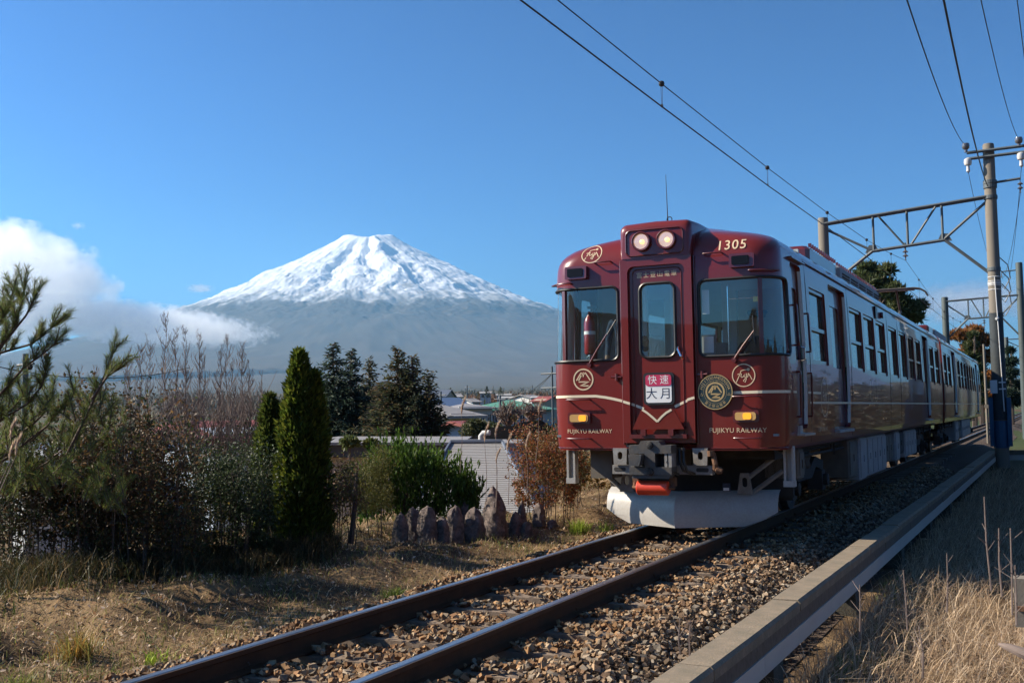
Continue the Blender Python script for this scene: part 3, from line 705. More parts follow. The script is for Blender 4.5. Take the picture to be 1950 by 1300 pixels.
# cab door in each flank
for sg in (-1, 1):
    fx = lambda d: (lambda a, z: (sg*(hw(z)+d), a, z))
    cutter(cuts, rcols(12.22, 12.80, 1.16, 3.05, .05, 3, 3), fx(.2), fx(-.2))
    d = MB(); wi = rrect(12.33, 12.69, 1.95, 2.78, .05, 4)
    plate_hole(d, [(12.20, 1.14), (12.82, 1.14), (12.82, 3.07), (12.20, 3.07)], wi, fx(-.05), fx(-.08))
    root = d.build('cab_door', MAT['maroon_door_paint'], car, smooth=30)
    MB().prism(wi, fx(-.064), fx(-.068)).build('pane', MAT['side_glass'], root)
    jb = MB(); plate_hole(jb, [(12.17, 1.11), (12.85, 1.11), (12.85, 3.10), (12.17, 3.10)], rrect(12.22, 12.80, 1.16, 3.05, .05, 3), fx(-.0405), fx(-.0495)); jb.build('door_jamb', MAT['maroon_door_paint'], root, smooth=30)
    MB().tube([fx(-.045)(12.74, 1.95), fx(.0)(12.74, 1.97), fx(.0)(12.74, 2.09), fx(-.045)(12.74, 2.11)], .012, 6).build('handle', MAT['chrome'], root)
    for (yy, za, zb) in ((12.19, 1.30, 1.80), (12.83, 1.30, 1.80), (12.19, 2.10, 2.55), (12.83, 2.05, 2.50)):
        MB().tube([fx(-.01)(yy, za), fx(.05)(yy, za), fx(.05)(yy, za+.03), fx(.05)(yy, zb-.03), fx(.05)(yy, zb), fx(-.01)(yy, zb)], .012, 6).build('grab_rail', MAT['maroon_door_paint'], root)
    st = MB(); st.prism([(12.20, 1.085), (12.80, 1.085), (12.80, 1.11), (12.20, 1.11)], fx(.0), fx(.09)); st.prism([(12.22, 1.11), (12.40, 1.11), (12.36, 1.20), (12.24, 1.20)], fx(.0), fx(.03)); st.build('cab_step', MAT['plow_grey_paint'], root)
    MB().prism([(12.14, 3.085), (12.88, 3.085), (12.88, 3.10), (12.14, 3.10)], fx(.0), fx(.05)).build('drip_rail', MAT['maroon_door_paint'], root)
    MB().prism([(12.02, 1.563), (12.19, 1.563), (12.19, 1.588), (12.02, 1.588)], fx(.001), fx(.003)).build('stripe', MAT['stripe_cream'], car)
    MB().prism([(12.83, 1.563), (13.62, 1.563), (13.62, 1.588), (12.83, 1.588)], fx(.001), fx(.003)).build('stripe', MAT['stripe_cream'], car)
    ov = MB(); F3 = fx(.004)
    ribbon(ov, circ(13.86, 1.53, .24, .24), .018, F3, closed=True); put_text(ov, 'FUJI', .17, 13.86, 1.53, F3, sx=sg)
    put_text(ov, 'FUJIKYU RAILWAY', .075, 13.75, 1.13, F3, sx=sg)
    for yy in (17.9, 18.4, 28.4, 29.7): ribbon(ov, circ(yy, 1.66, .17, .17), .012, F3, closed=True)
    dec(ov, 'side_lettering', 'beige_lettering', car)
body = car_shell(loft_body(CAR1_END), loft_body(CAR1_END, .04), cuts, car, YF, CAR1_END)

# cab windows: panes, gasket, mullion, each side
for sg, nm in ((-1, ''), (1, '')):
    g = MB(); g.tube([skin(sg*a, z, .004) for a, z in rrect(*WS, *WZ, .075, 6) for _ in (0,)][::1], .019, 6, closed=True) if False else None
    loop = []
    cols = rcols(*WS, *WZ, .075, 6, 26)
    loop = [(a, lo) for a, lo, hi in cols]+[(a, hi) for a, lo, hi in cols[::-1]]
    mu = 1.155
    pane = MB(); patch(pane, [(sg*a, lo, hi) for a, lo, hi in rcols(WS[0], mu, *WZ, .06, 5, 8)], on_skin(-.016))
    w = pane.build('cab_window', MAT['cab_glass'], car, smooth=60, fix=False)
    pc = MB(); patch(pc, [(sg*a, lo, hi) for a, lo, hi in rcols(mu, WS[1], *WZ, .05, 4, 16)], on_skin(-.016)); pc.build('corner_pane', MAT['cab_glass'], w, smooth=60, fix=False)
    MB().tube([skin(sg*a, z, .002) for a, z in loop], .017, 6, closed=True).build('gasket', MAT['rubber_black'], w, smooth=40)
    m_ = MB(); m_.prism([(sg*(mu-.022), WZ[0]), (sg*(mu+.022), WZ[0]), (sg*(mu+.022), WZ[1]), (sg*(mu-.022), WZ[1])], on_skin(-.03), on_skin(.012)); m_.build('mullion', MAT['maroon_door_paint'], w)

# raised centre bay with the end door
bay = MB(); plate_hole(bay, [(-.415, 1.035), (.415, 1.035), (.415, 3.11), (-.415, 3.11)], rrect(-.335, .335, 1.085, 3.02, .075, 5), fplane(YF-.055), fplane(YF+.03))
# headlight hood: a rounded box that leans back into the roof
hood = []
for (y, zt, k) in ((YF-.065, 3.44, .365), (YF-.056, 3.475, .395), (YF-.03, 3.505, .412), (YF+.02, 3.525, .418), (YF+.40, 3.545, .418), (YF+.95, 3.555, .40)):
    hood.append((y, zt, k))
vs = []; fs = []; nn = None
for (y, zt, k) in hood:
    ring = [(-k, y, 3.11 if y < YF else 3.14), (k, y, 3.11 if y < YF else 3.14)]+[(k-.07+.07*math.cos(t), y, zt-.07+.07*math.sin(t)-.012*1) for t in np.linspace(0, math.pi/2, 5)]
    ring += [(0, y, zt)]+[(-k+.07-.07*math.sin(t), y, zt-.07+.07*math.cos(t)-.012) for t in np.linspace(0, math.pi/2, 5)]
    nn = len(ring); vs += ring
fs = [tuple(range(nn))]+[tuple(range(len(vs)-1, len(vs)-nn-1, -1))]
for i in range(len(hood)-1):
    for j in range(nn): l = (j+1) % nn; fs.append((i*nn+j, i*nn+nn+j, i*nn+nn+l, i*nn+l))
hb = MB().add(vs, fs)
bo = bay.build('centre_bay', MAT['maroon_paint'], car, smooth=30)
ho = hb.build('headlight_hood', MAT['maroon_paint'], car, smooth=40)
fr = MB(); ribbonpts = rrect(-.335, .335, 3.135, 3.425, .06, 5); fr.tube([(a, YF-.068, z) for a, z in ribbonpts], .010, 6, closed=True); fr.build('trim', MAT['maroon_door_paint'], ho, smooth=40)
for sg in (-1, 1):
    cx = sg*.147; hl = MB().lathe([(.112, YF-.07), (.112, YF-.105), (.104, YF-.112), (.086, YF-.108), (.0845, YF-.0735)], (cx, 0, 3.292), 'Y', 28).build('headlight', MAT['lamp_housing'], car, smooth=35)
    hl2 = MB().lathe([(.084, YF-.088), (.07, YF-.078), (.045, YF-.0755), (.02, YF-.0752)], (cx, 0, 3.292), 'Y', 24); hl2.build('reflector', MAT['lit_reflector'], hl, smooth=50)
    MB().lathe([(.005, YF-.115), (.022, YF-.108), (.026, YF-.094), (.018, YF-.078), (.005, YF-.076)], (cx+.012, 0, 3.288), 'Y', 12).build('bulb', MAT['filament_warm'], hl, smooth=50)
    MB().lathe([(.01, YF-.1175), (.05, YF-.1155), (.083, YF-.108), (.083, YF-.106), (.01, YF-.113)], (cx, 0, 3.292), 'Y', 24).build('lens', MAT['lens_glass'], hl, smooth=50)
# end door leaf
d = MB(); plate_hole(d, [(-.335, 1.08), (.335, 1.08), (.335, 3.02), (-.335, 3.02)], DS, fplane(YF-.012), fplane(YF+.018))
ed = d.build('end_door', MAT['maroon_paint'], car, smooth=30)
MB().prism(DS, fplane(YF+.0), fplane(YF+.004)).build('pane', MAT['cab_glass'], ed)
MB().tube([(a, YF-.016, z) for a, z in DS], .018, 6, closed=True).build('gasket', MAT['rubber_black'], ed, smooth=40)
MB().tube([(.235, YF-.02, 2.10), (.245, YF-.07, 2.06), (.275, YF-.075, 1.99), (.285, YF-.03, 1.955)], .014, 7).build('handle', MAT['chrome'], ed, smooth=40)
seam = MB(); seam.tube([(a, YF-.014, z) for a, z in rrect(-.285, .285, 1.12, 2.985, .06, 4)], .006, 5, closed=True); seam.build('door_seam', MAT['maroon_door_paint'], ed)
# hinged gangway tread plate
tp = MB(); q0 = [(-.205, 1.41), (.155, 1.41), (.30, 1.185), (-.335, 1.185)]
q0 = [(-.30, 1.185), (.30, 1.185), (.185, 1.41), (-.185, 1.41)]
tp.prism(q0, lambda a, z: (a, YF-.10+(1.41-z)*.06, z), lambda a, z: (a, YF-.075+(1.41-z)*.06, z))
tpo = tp.build('tread_plate', MAT['maroon_paint'], ed)
hg = MB()
for x in (-.16, .16): hg.box((x, YF-.11, 1.15), (.06, .05, .07))
hg.bb(-.33, .33, YF-.105, YF-.03, 1.085, 1.13); hg.build('hinge', MAT['maroon_door_paint'], tpo)
# destination sign
sg_ = MB().prism(rrect(-.18, .18, 1.455, 1.815, .045, 5), fplane(YF-.032), fplane(YF-.012)).build('destination_sign', MAT['rubber_black'], car, smooth=30)
MB().prism(rrect(-.15, .15, 1.48, 1.79, .03, 4), fplane(YF-.036), fplane(YF-.0325)).build('sign_face', MAT['sign_white'], sg_)
MB().prism(rrect(-.15, .15, 1.665, 1.79, .03, 4), fplane(YF-.040), fplane(YF-.0365)).build('sign_band', MAT['sign_red'], sg_)
b = MB(); put_text(b, '快 速', .108, 0, 1.727, fplane(YF-.0410), spacing=1.0, bold=0); dec(b, 'sign_lettering', 'sign_white', sg_)
b = MB(); put_text(b, '大 月', .135, 0, 1.573, fplane(YF-.0370), spacing=.95, bold=0); dec(b, 'sign_lettering', 'sign_navy', sg_)
b = MB(); put_text(b, '富 士 登 山 電 車', .072, 0, 2.915, fplane(YF-.0145), spacing=.86); dec(b, 'door_lettering', 'beige_lettering', ed)
# bay edge seams, stiffeners
for x in (-.43, .43): MB().tube([(x, YF-.008, 1.02), (x, YF-.008, 3.1)], .012, 6).build('bay_trim', MAT['maroon_door_paint'], bo)
# stripe that dips into a V across the tread plate
L_ = [(-1.60, 1.567), (-1.3, 1.568), (-.939, 1.569), (-.768, 1.568), (-.66, 1.553), (-.55, 1.532), (-.445, 1.506)]
b = MB(); ribbon(b, L_, .030, on_skin(.003)); dec(b, 'stripe', 'stripe_cream', car); b = MB(); Rr = [(.445, 1.53), (.60, 1.555), (.847, 1.572), (1.1, 1.575), (1.60, 1.576)]; ribbon(b, Rr, .030, on_skin(.003))
dec(b, 'stripe', 'stripe_cream', car)
bayoff = lambda a, z: (a, YF-.058, z)
b = MB(); ribbon(b, [(-.415, 1.499), (-.36, 1.482), (-.335, 1.474)], .028, bayoff); dec(b, 'stripe', 'stripe_cream', bo); b = MB(); ribbon(b, [(.335, 1.505), (.37, 1.516), (.415, 1.528)], .028, bayoff); dec(b, 'stripe', 'stripe_cream', bo)
b = MB(); ribbon(b, [(-.335, 1.472), (-.25, 1.44), (-.185, 1.413)], .028, fplane(YF-.0145)); dec(b, 'stripe', 'stripe_cream', ed); b = MB(); ribbon(b, [(.175, 1.432), (.25, 1.466), (.335, 1.503)], .028, fplane(YF-.0145)); dec(b, 'stripe', 'stripe_cream', ed)
tpf = lambda a, z: (a, YF-.1035+(1.41-z)*.06, z)
b = MB(); ribbon(b, [(-.175, 1.405), (-.12, 1.37), (-.06, 1.32), (-.005, 1.27)], .024, tpf); ribbon(b, [(-.005, 1.27), (.05, 1.325), (.10, 1.365), (.165, 1.40)], .024, tpf); dec(b, 'stripe', 'stripe_cream', tpo)
# lettering and marks on the front
F = on_skin(.0035)
b = MB(); put_text(b, '1305', .155, .85, 3.185, on_skin(.007), spacing=1.12, bold=.001); dec(b, 'car_number', 'beige_lettering', car)
b = MB(); put_text(b, 'FUJIKYU RAILWAY', .066, -.855, 1.165, F, spacing=1.03); dec(b, 'company_lettering', 'beige_lettering', car); b = MB(); put_text(b, 'FUJIKYU RAILWAY', .073, .868, 1.165, F, spacing=1.05); dec(b, 'company_lettering', 'beige_lettering', car)
def fuji_mark(cx, cz, rx, rz):
    b = MB()
    ribbon(b, circ(cx, cz, rx, rz), .0105, F, closed=True)
    k = rx/.12; h = rz/.12; P = lambda pts: [(cx+x*k, cz+z*h) for x, z in pts]
    for st in ([(-.085, -.085), (-.045, 0), (-.025, .05), (.01, .058), (.035, .06)], [(-.065, .012), (-.02, .018)], [(-.02, .02), (-.03, -.01), (-.02, -.022), (0, -.012), (.012, .018), (.005, -.015), (.02, -.02)],
               [(.03, .02), (.028, -.04), (.015, -.075), (-.005, -.06), (.02, -.03), (.045, -.015), (.05, .015)], [(.05, .022), (.068, -.005), (.09, -.05)]): ribbon(b, P(st), .0085, F)
    for a in (0, 36, 72, 108, 144): dx, dz = .016*math.cos(R(a+18)), .016*math.sin(R(a+18)); ribbon(b, P([(.052-dx, .062-dz), (.052+dx, .062+dz)]), .006, F)
    dec(b, 'round_mark', 'beige_lettering', car)
fuji_mark(-.805, 3.222, .122, .108); fuji_mark(.952, 1.757, .122, .120)
def peak_mark(cx, cz, r, b, F, w):
    ribbon(b, circ(cx, cz, r, r), w*1.2, F, closed=True)
    k = r/.12; P = lambda pts: [(cx+x*k, cz+z*k) for x, z in pts]
    for st in ([(-.088, -.012), (-.05, .045), (-.025, .082)], [(-.025, .05), (-.05, .005), (-.06, -.012)], [(.088, -.012), (.05, .045), (.025, .082)], [(-.025, .082), (-.012, .06), (0, .085), (.012, .06), (.025, .082)], [(0, .06), (0, .03)],
               [(-.06, -.028), (.075, -.028), (-.045, -.075), (.065, -.075)]): ribbon(b, P(st), w, F)
b = MB(); peak_mark(-.918, 1.763, .118, b, F, .014); dec(b, 'round_mark', 'beige_lettering', car)
# round head mark
hm = MB(); disc(hm, .642, 1.585, .192, on_skin(.0325)); k = circ(.642, 1.585, .192, n=40); hm.add([skin(*q, .004) for q in k]+[skin(*q, .0325) for q in k], [(i, (i+1) % 40, 40+(i+1) % 40, 40+i) for i in range(40)])
hmo = hm.build('head_mark', MAT['emblem_green'], car)
b = MB(); F2 = on_skin(.0345); ribbon(b, circ(.642, 1.585, .188), .009, F2, closed=True); ribbon(b, circ(.642, 1.585, .128), .0022, F2, closed=True, m=0)
peak_mark(.642, 1.585, .098, b, F2, .015)
def arc_text(t, rad, a0, a1, size, inside=False):
    for i, ch in enumerate(t):
        a = a0+(a1-a0)*(i+.5)/len(t); rot = R(a-90) if not inside else R(a+90)
        put_text(b, ch, size, .642+rad*math.cos(R(a)), 1.585+rad*math.sin(R(a)), F2, rot=rot)
arc_text('FUJITOZANDENSHA', .156, 172, 8, .043); arc_text('富士登山電車', .156, 222, 318, .036, True); arc_text('FUJIKYU RAILWAY', .116, 150, 30, .016)
for a in (190, 350):
    x, z = .642+.156*math.cos(R(a)), 1.585+.156*math.sin(R(a)); ribbon(b, [(x-.016, z-.012), (x, z+.014), (x+.016, z-.012)], .006, F2, closed=True)
dec(b, 'head_mark_lettering', 'emblem_gold', hmo)
# lamps, grab bars, hinges, wipers
for sg in (-1, 1):
    c = sg*.967; z = 1.318
    h = MB(); h.prism(rrect(c-.137, c+.137, z-.066, z+.066, .02, 3), on_skin(.0), on_skin(.035)); h = h.build('marker_lamp', MAT['lamp_housing'], car, smooth=30)
    l = MB(); l.prism(rrect(c-.112, c+.112, z-.043, z+.043, .025, 4), on_skin(.0355), on_skin(.045)); l.build('lens', MAT['amber_glass'], h, smooth=30)
    cl = c+(.045 if sg < 0 else .02); l = MB(); l.prism(rrect(cl-.045, cl+.045, z-.034, z+.034, .02, 4), on_skin(.0455), on_skin(.049)); l.build('lit_lens', MAT['amber_lit'], h, smooth=30)
    c = sg*.968; z = 3.003
    h = MB(); h.prism(rrect(c-.13, c+.13, z-.075, z+.075, .015, 3), on_skin(.0), on_skin(.055)); h = h.build('tail_lamp', MAT['lamp_housing'], car, smooth=30)
    l = MB(); l.prism(rrect(c-.10, c+.085, z-.048, z+.048, .012, 3), on_skin(.0555), on_skin(.062)); l.build('lens', MAT['lens_dark'], h, smooth=30)
    for (s0, s1, zz) in ((.84, 1.11, 1.53), (.84, 1.11, 1.083), (.55, .75, 3.105), (1.05, 1.36, 2.885)):
        g = MB(); g.tube([skin(sg*s0, zz, 0), skin(sg*s0, zz, .05), skin(sg*(s0+.02), zz, .06), skin(sg*(s0+s1)/2, zz, .06), skin(sg*(s1-.02), zz, .06), skin(sg*s1, zz, .05), skin(sg*s1, zz, 0)], .009, 6); g.build('grab_bar', MAT['maroon_door_paint'], car, smooth=50)
    g = MB(); g.tube([skin(sg*.44, 1.775, .02), skin(sg*.56, 1.78, .03)], .014, 6); g.lathe([(.02, -.04), (.02, .04)], skin(sg*.50, 1.775, .02)); g.build('door_stay', MAT['maroon_door_paint'], car)
    # wiper
    if sg < 0: P0, P1, P2, P3 = (-.83, 1.925), (-.60, 2.27), (-.60, 2.27), (-.49, 2.43)
    else: P0, P1, P2, P3 = (.86, 1.925), (1.085, 2.23), (1.075, 2.40), (1.09, 2.08)
    w = MB(); w.tube([skin(*P0, .03), skin((P0[0]+P1[0])/2, (P0[1]+P1[1])/2, .055), skin(*P1, .045)], [.016, .012, .008], 6); w.lathe([(.028, -.02), (.028, .02)], skin(P0[0], P0[1], .025), 'Y', 10)
    w = w.build('wiper', MAT['maroon_door_paint'], car, smooth=50)
    MB().tube([skin(*P2, .03), skin(*P3, .03)], .007, 5).build('blade', MAT['rubber_black'], w)
# antenna and roof eye
MB().tube([(.03, YF+.35, 3.55), (.03, YF+.35, 3.62), (.02, YF+.35, 4.12)], [.012, .006, .003], 6).build('antenna', MAT['rubber_black'], car)
MB().tube([(.10+.03*math.cos(t), YF+.2, 3.565+.03*math.sin(t)) for t in np.linspace(0, 6.28, 12)[:-1]], .006, 5, closed=True).build('lifting_eye', MAT['rubber_black'], car)
# roof equipment
rb = MB(); rb.bevbox(-.62, .62, 17.1, 19.6, 3.42, 3.95, .06); rb = rb.build('roof_cover', MAT['maroon_door_paint'], car)
for i in range(13): k = MB(); k.box((.60, 17.3+i*.18, 3.97), (.05, .03, .06)); k.build('bolt', MAT['maroon_door_paint'], rb)
ac = MB(); ac.bevbox(-.66, .66, 19.62, 24.6, 3.40, 3.93, .05); ac = ac.build('air_conditioner', MAT['roof_grey'], car)
k = MB()
for i in range(5):
    for j in range(6): k.box((.665, 19.9+i*.98+.36, 3.52+j*.055), (.02, .74, .022), ry=R(25))
k.build('louvre', MAT['under_dark'], ac)
for i in range(24): k = MB(); k.box((.60, 19.75+i*.205, 3.955), (.04, .05, .06)); k.build('fin', MAT['maroon_door_paint'], ac)
# coupler, brackets and plough
cp = MB()
cp.prism([(-.24, .93), (.24, .93), (.24, 1.02), (.13, 1.02), (.10, 1.065), (-.10, 1.065), (-.13, 1.02), (-.24, 1.02)], fplane(11.13), fplane(11.32))
cp.prism([(-.24, .70), (.24, .70), (.24, .785), (-.24, .785)], fplane(11.13), fplane(11.32))
cp.prism([(-.22, .66), (.20, .66), (.22, .70), (-.22, .70)], fplane(11.15), fplane(11.32))
cp.bb(-.06, .06, 11.12, 11.32, .785, .93); cp.bb(-.16, .16, 11.32, 12.1, .76, .98)
co_ = cp.build('coupler', MAT['coupler_dark'], car)
k = MB(); k.prism([(-.20, .80), (-.09, .80), (-.07, .86), (-.06, .92), (-.21, .925)], fplane(11.02), fplane(11.14)); k.build('coupler_knuckle', MAT['coupler_dark'], co_)
k = MB(); k.bb(-.225, -.185, 11.14, 11.30, .785, .93); k.bb(.16, .19, 11.14, 11.30, .785, .93); k.bb(.205, .24, 11.14, 11.30, .785, .93); k.build('coupler_cheek', MAT['steel_grey_paint'], co_)
for z in (1.02, .735): MB().lathe([(.012, 11.10), (.035, 11.105), (.042, 11.13), (.042, 11.14)], (0, 0, z), 'Y', 14).build('coupler_pin', MAT['under_dark'], co_)
cb = MB(); cb.bb(-.58, .58, 11.50, 11.60, .685, .785); cb = cb.build('cross_beam', MAT['steel_grey_paint'], car)
for x in (-.47, .46):
    k = MB(); plate_hole(k, [(x-.075, .79), (x+.075, .79), (x+.085, .975), (x-.085, .975)], rrect(x-.028, x+.028, .85, .935, .026, 4), fplane(11.46), fplane(11.49)); k.build('hanger_plate', MAT['steel_grey_paint'], cb)
for x in (-.49, .47): MB().prism(rrect(x-.07, x+.07, .715, .76, .018, 3), fplane(11.497), fplane(11.4995)).build('slot', MAT['under_dark'], cb)
k = MB(); k.tube([(.62, 11.5, .74), (.66, 11.46, .74), (.70, 11.46, .73)], [.03, .045, .03], 9); k.tube([(.60, 11.48, .92), (.63, 11.45, .80), (.62, 11.47, .74)], .03, 8); k.tube([(.58, 11.46, .95), (.585, 11.46, .89)], .04, 9); k.build('air_cock', MAT['rust'], car)
tk = MB().lathe([(.02, -.178), (.072, -.176), (.08, -.165), (.08, .165), (.072, .176), (.02, .178)], (-.012, 11.25, .553), 'X', 24).build('air_reservoir', MAT['tank_orange'], car, smooth=35)
k = MB()
for s in (-1, 1): k.tube([(-.012+s*.176, 11.25, .553), (-.012+s*.24, 11.27, .555)], .02, 8); k.tube([(-.012+s*.22, 11.27, .54), (-.012+s*.22, 11.30, .66), (-.012+s*.16, 11.30, .72)], .022, 8); k.box((-.012+s*.21, 11.3, .62), (.07, .06, .09))
k.build('reservoir_bracket', MAT['rust'], tk)
k = MB()
for (x, y_) in ((.17, 11.2), (.26, 11.35), (-.28, 11.4), (.32, 11.3), (-.33, 11.45)): k = MB(); k.tube([(x, y_, .97), (x+.02, y_-.05, .84), (x+.05, y_-.04, .74), (x+.09, y_+.1, .70)], .016, 7); k.lathe([(.024, .955), (.024, .985)], (x, y_, 0), 'Z', 8); k.build('air_hose', MAT['rubber_black'], car, smooth=50)
# V plough: swept mouldboard, lit left wing and shaded right wing
pl = MB(); prof = [(.0, .05, 0), (-.015, .14, 0), (-.012, .22, 0), (.0, .30, 0), (.035, .37, 0), (.085, .42, 0), (.16, .455, 0)]
vs = []; cols_ = [-1.05, -.93, -.7, -.35, -.12, 0, .12, .35, .7, .93, 1.05]
for x in cols_:
    yb = 11.93+abs(x)*.55
    for (dy, z, _) in prof:
        zz = z
        if abs(x) > .8 and z < .3: zz = max(z, .05+(abs(x)-.80)*.62)
        vs.append((x, yb+dy, zz))
n = len(prof); fs = [(i*n+k, i*n+n+k, i*n+n+k+1, i*n+k+1) for i in range(len(cols_)-1) for k in range(n-1)]
pl.add(vs, fs); pl.add([(v[0], v[1]+.012, v[2]) for v in vs], [f[::-1] for f in fs])
plo = pl.build('snow_plough', MAT['plow_grey_paint'], car, smooth=40, fix=False)
for x in (-.72, .72): k = MB(); plate_hole(k, [(x-.09, .42), (x+.09, .42), (x+.05, .66), (x-.05, .66)], rrect(x-.03, x+.03, .50, .61, .028, 4), fplane(12.32), fplane(12.35)); k.build('slotted_bracket', MAT['steel_grey_paint'], plo)
for (p_, q_) in (((.80, 12.4, .44), (1.12, 12.5, .68)), ((.74, 12.4, .60), (1.10, 12.6, .90)), ((-.80, 12.4, .44), (-1.12, 12.5, .68))): k = MB(); k.tube([p_, q_], .03, 6); k.build('plough_strut', MAT['steel_grey_paint'], plo)
k = MB(); k.bb(.50, .585, 12.18, 12.2, .46, .55); k.build('notice_plate', MAT['sign_navy'], plo)
k = MB(); k.bb(.51, .575, 12.174, 12.179, .468, .50); k.build('notice_band', MAT['sign_white'], plo)
for sg in (-1, 1):
    k = MB(); x = sg*1.30
    k.bb(x-.055, x-.03, 11.98, 12.08, .56, .98); k.bb(x+.03, x+.055, 11.98, 12.08, .56, .98); k.bb(x-.029, x+.029, 12.04, 12.07, .56, .98); k.bb(x-.06, x+.06, 11.97, 12.085, .535, .60); k.build('step_hanger', MAT['plow_grey_paint'], car)
k = MB(); k.bb(-1.05, -.78, 12.0, 12.6, .60, .94); k.build('battery_box', MAT['box_brown'], car)
k = MB(); k.bb(-1.15, 1.15, 12.9, 12.95, .35, .95); k.bb(.5, 1.1, 12.2, 12.7, .82, .96); k.build('pilot_plate', MAT['under_dark'], car)
bogie(car, 14.35); bogie(car, 27.9)
# bx: y0, y1, z0, z1, outer x, material
BX1 = [(12.9, 13.2, .55, .92, 1.22, 'box_brown'), (16.6, 17.3, .34, .93, 1.2, 'box_brown'), (17.35, 18.0, .26, .93, 1.24, 'box_pale_grey'), (18.1, 20.3, .28, .93, 1.24, 'box_pale_grey'), (20.5, 21.5, .38, .90, 1.2, 'box_brown'), (21.6, 22.2, .36, .93, 1.25, 'box_pale_grey'), (22.4, 23.3, .45, .9, 1.2, 'under_dark'), (23.5, 25.6, .35, .9, 1.2, 'box_pale_grey')]
underframe(car, 11.9, CAR1_END, BX1)
# cab interior
ci = MB(); ci.bb(-1.29, 1.29, YF+.06, CAR1_END-.1, 1.10, 1.125); ci.build('floor', MAT['panel_dark'], car)
ci = MB(); ci.bb(-1.27, -.95, 13.02, 13.06, 1.13, 3.3); ci.bb(-.42, -.30, 13.02, 13.06, 1.13, 3.3); ci.bb(-.95, -.42, 13.02, 13.06, 1.13, 1.9); ci.bb(-.95, -.42, 13.02, 13.06, 2.8, 3.3); ci.bb(.32, 1.27, 13.02, 13.06, 1.13, 2.0); ci.bb(.32, .50, 13.02, 13.06, 2.0, 3.3); ci.bb(1.12, 1.27, 13.02, 13.06, 2.0, 3.3); ci.bb(.5, 1.12, 13.02, 13.06, 2.85, 3.3); ci.bb(-.30, .32, 13.02, 13.06, 2.95, 3.3); ci.build('bulkhead', MAT['interior_grey'], car)
ci = MB(); ci.bb(.52, 1.10, 13.035, 13.05, 2.0, 2.85); ci.build('bulkhead_blind', MAT['interior_tan'], car)
ci = MB(); ci.prism([(YF+.12, 1.13), (YF+.62, 1.13), (YF+.62, 1.78), (YF+.45, 1.90), (YF+.12, 1.95)], lambda a, z: (.42, a, z), lambda a, z: (1.2, a, z)); ci.bb(.55, .68, YF+.3, YF+.42, 1.9, 2.14); ci.bb(.46, .60, YF+.12, YF+.22, 1.95, 2.22); ci.build('console', MAT['panel_dark'], car)
ci = MB(); ci.bb(.47, .60, YF+.105, YF+.118, 2.02, 2.20); ci.bb(.48, .56, YF+.115, YF+.12, 2.45, 2.72); ci.build('notice_card', MAT['sign_white'], car)
ci = MB(); ci.tube([(.75, YF+.25, 2.62), (1.1, YF+.25, 2.62)], .008, 5); ci.tube([(.72, YF+.3, 2.05), (.72, YF+.3, 2.78)], .008, 5); ci.build('cab_rail', MAT['chrome'], car)
ci = MB(); ci.bb(1.02, 1.07, YF+.24, YF+.27, 2.57, 2.63); ci.build('yellow_tag', material('tag_yellow', (.75, .5, .02), .5), car)
fe = MB().lathe([(.01, 2.06), (.062, 2.07), (.068, 2.09), (.068, 2.44), (.05, 2.50), (.025, 2.53), (.02, 2.57), (.01, 2.58)], (-.95, YF+.30, 0), 'Z', 18).build('fire_extinguisher', MAT['extinguisher_red'], car, smooth=40)
k = MB(); k.tube([(-.93, YF+.3, 2.58), (-.87, YF+.28, 2.60), (-.82, YF+.27, 2.50), (-.83, YF+.27, 2.20)], .012, 6); k.box((-.90, YF+.28, 2.62), (.12, .03, .03)); k.build('hose', MAT['rubber_black'], fe)
k = MB(); k.lathe([(.0688, 2.30), (.0688, 2.34)], (-.95, YF+.30, 0), 'Z', 18); k.build('paper_label', MAT['sign_white'], fe, smooth=40)
ci = MB(); ci.tube([(-.72, YF+.6, 2.05), (-.70, YF+.55, 2.08), (-.70, YF+.55, 2.42), (-.72, YF+.6, 2.45)], .012, 6); ci.build('cab_handrail', MAT['chrome'], car)
ci = MB(); ci.bb(-.62, -.48, YF+1.0, YF+1.06, 1.15, 3.2); ci.bb(-.24, -.14, YF+1.2, YF+1.26, 1.15, 3.2); ci.build('partition_post', MAT['cab_lining'], car)
# passenger benches
for sg in (-1, 1):
    bn = MB()
    for (a, c) in ((16.1, 20.2), (21.9, 26.0)): bn.bb(*sorted((sg*1.26, sg*.80)), a, c, 1.38, 1.55); bn.bb(*sorted((sg*1.27, sg*1.16)), a, c, 1.55, 1.98)
    bn.build('bench_seat', MAT['seat_moquette'], car)

# ------------------------------------------------------------------ following car
car2 = thing('train_car', 'maroon second rail car coupled behind the leading car, roof arm raised to the wire', 'train car', 'maroon train cars')
cuts = MB()
wins2 = [(31.75, 32.75, 1), (33.05, 34.10, 1), (36.75, 37.85, 1), (38.15, 39.25, 1), (39.55, 40.65, 1), (41.0, 42.0, 0), (42.3, 43.3, 1), (43.55, 44.55, 1), (44.8, 45.8, 1), (47.85, 48.6, 0)]
doors2 = [(34.65, 35.95), (46.25, 47.5)]
side_fittings(car2, wins2, doors2, CAR2_BEG+.02, CAR2_END-.02, cuts)
YF_ = YF; car_shell(loft_body(CAR2_END, front=False, y0=CAR2_BEG), loft_body(CAR2_END, .04, front=False, y0=CAR2_BEG), cuts, car2, CAR2_BEG, CAR2_END)
bogie(car2, 34.3); bogie(car2, 46.0)
BX2 = [(36.4, 37.6, .3, .93, 1.24, 'box_pale_grey'), (38.0, 39.0, .35, .9, 1.2, 'box_brown'), (39.2, 41.0, .3, .93, 1.24, 'box_pale_grey'), (41.3, 43.8, .33, .92, 1.22, 'box_pale_grey')]
underframe(car2, 31.4, CAR2_END, BX2)
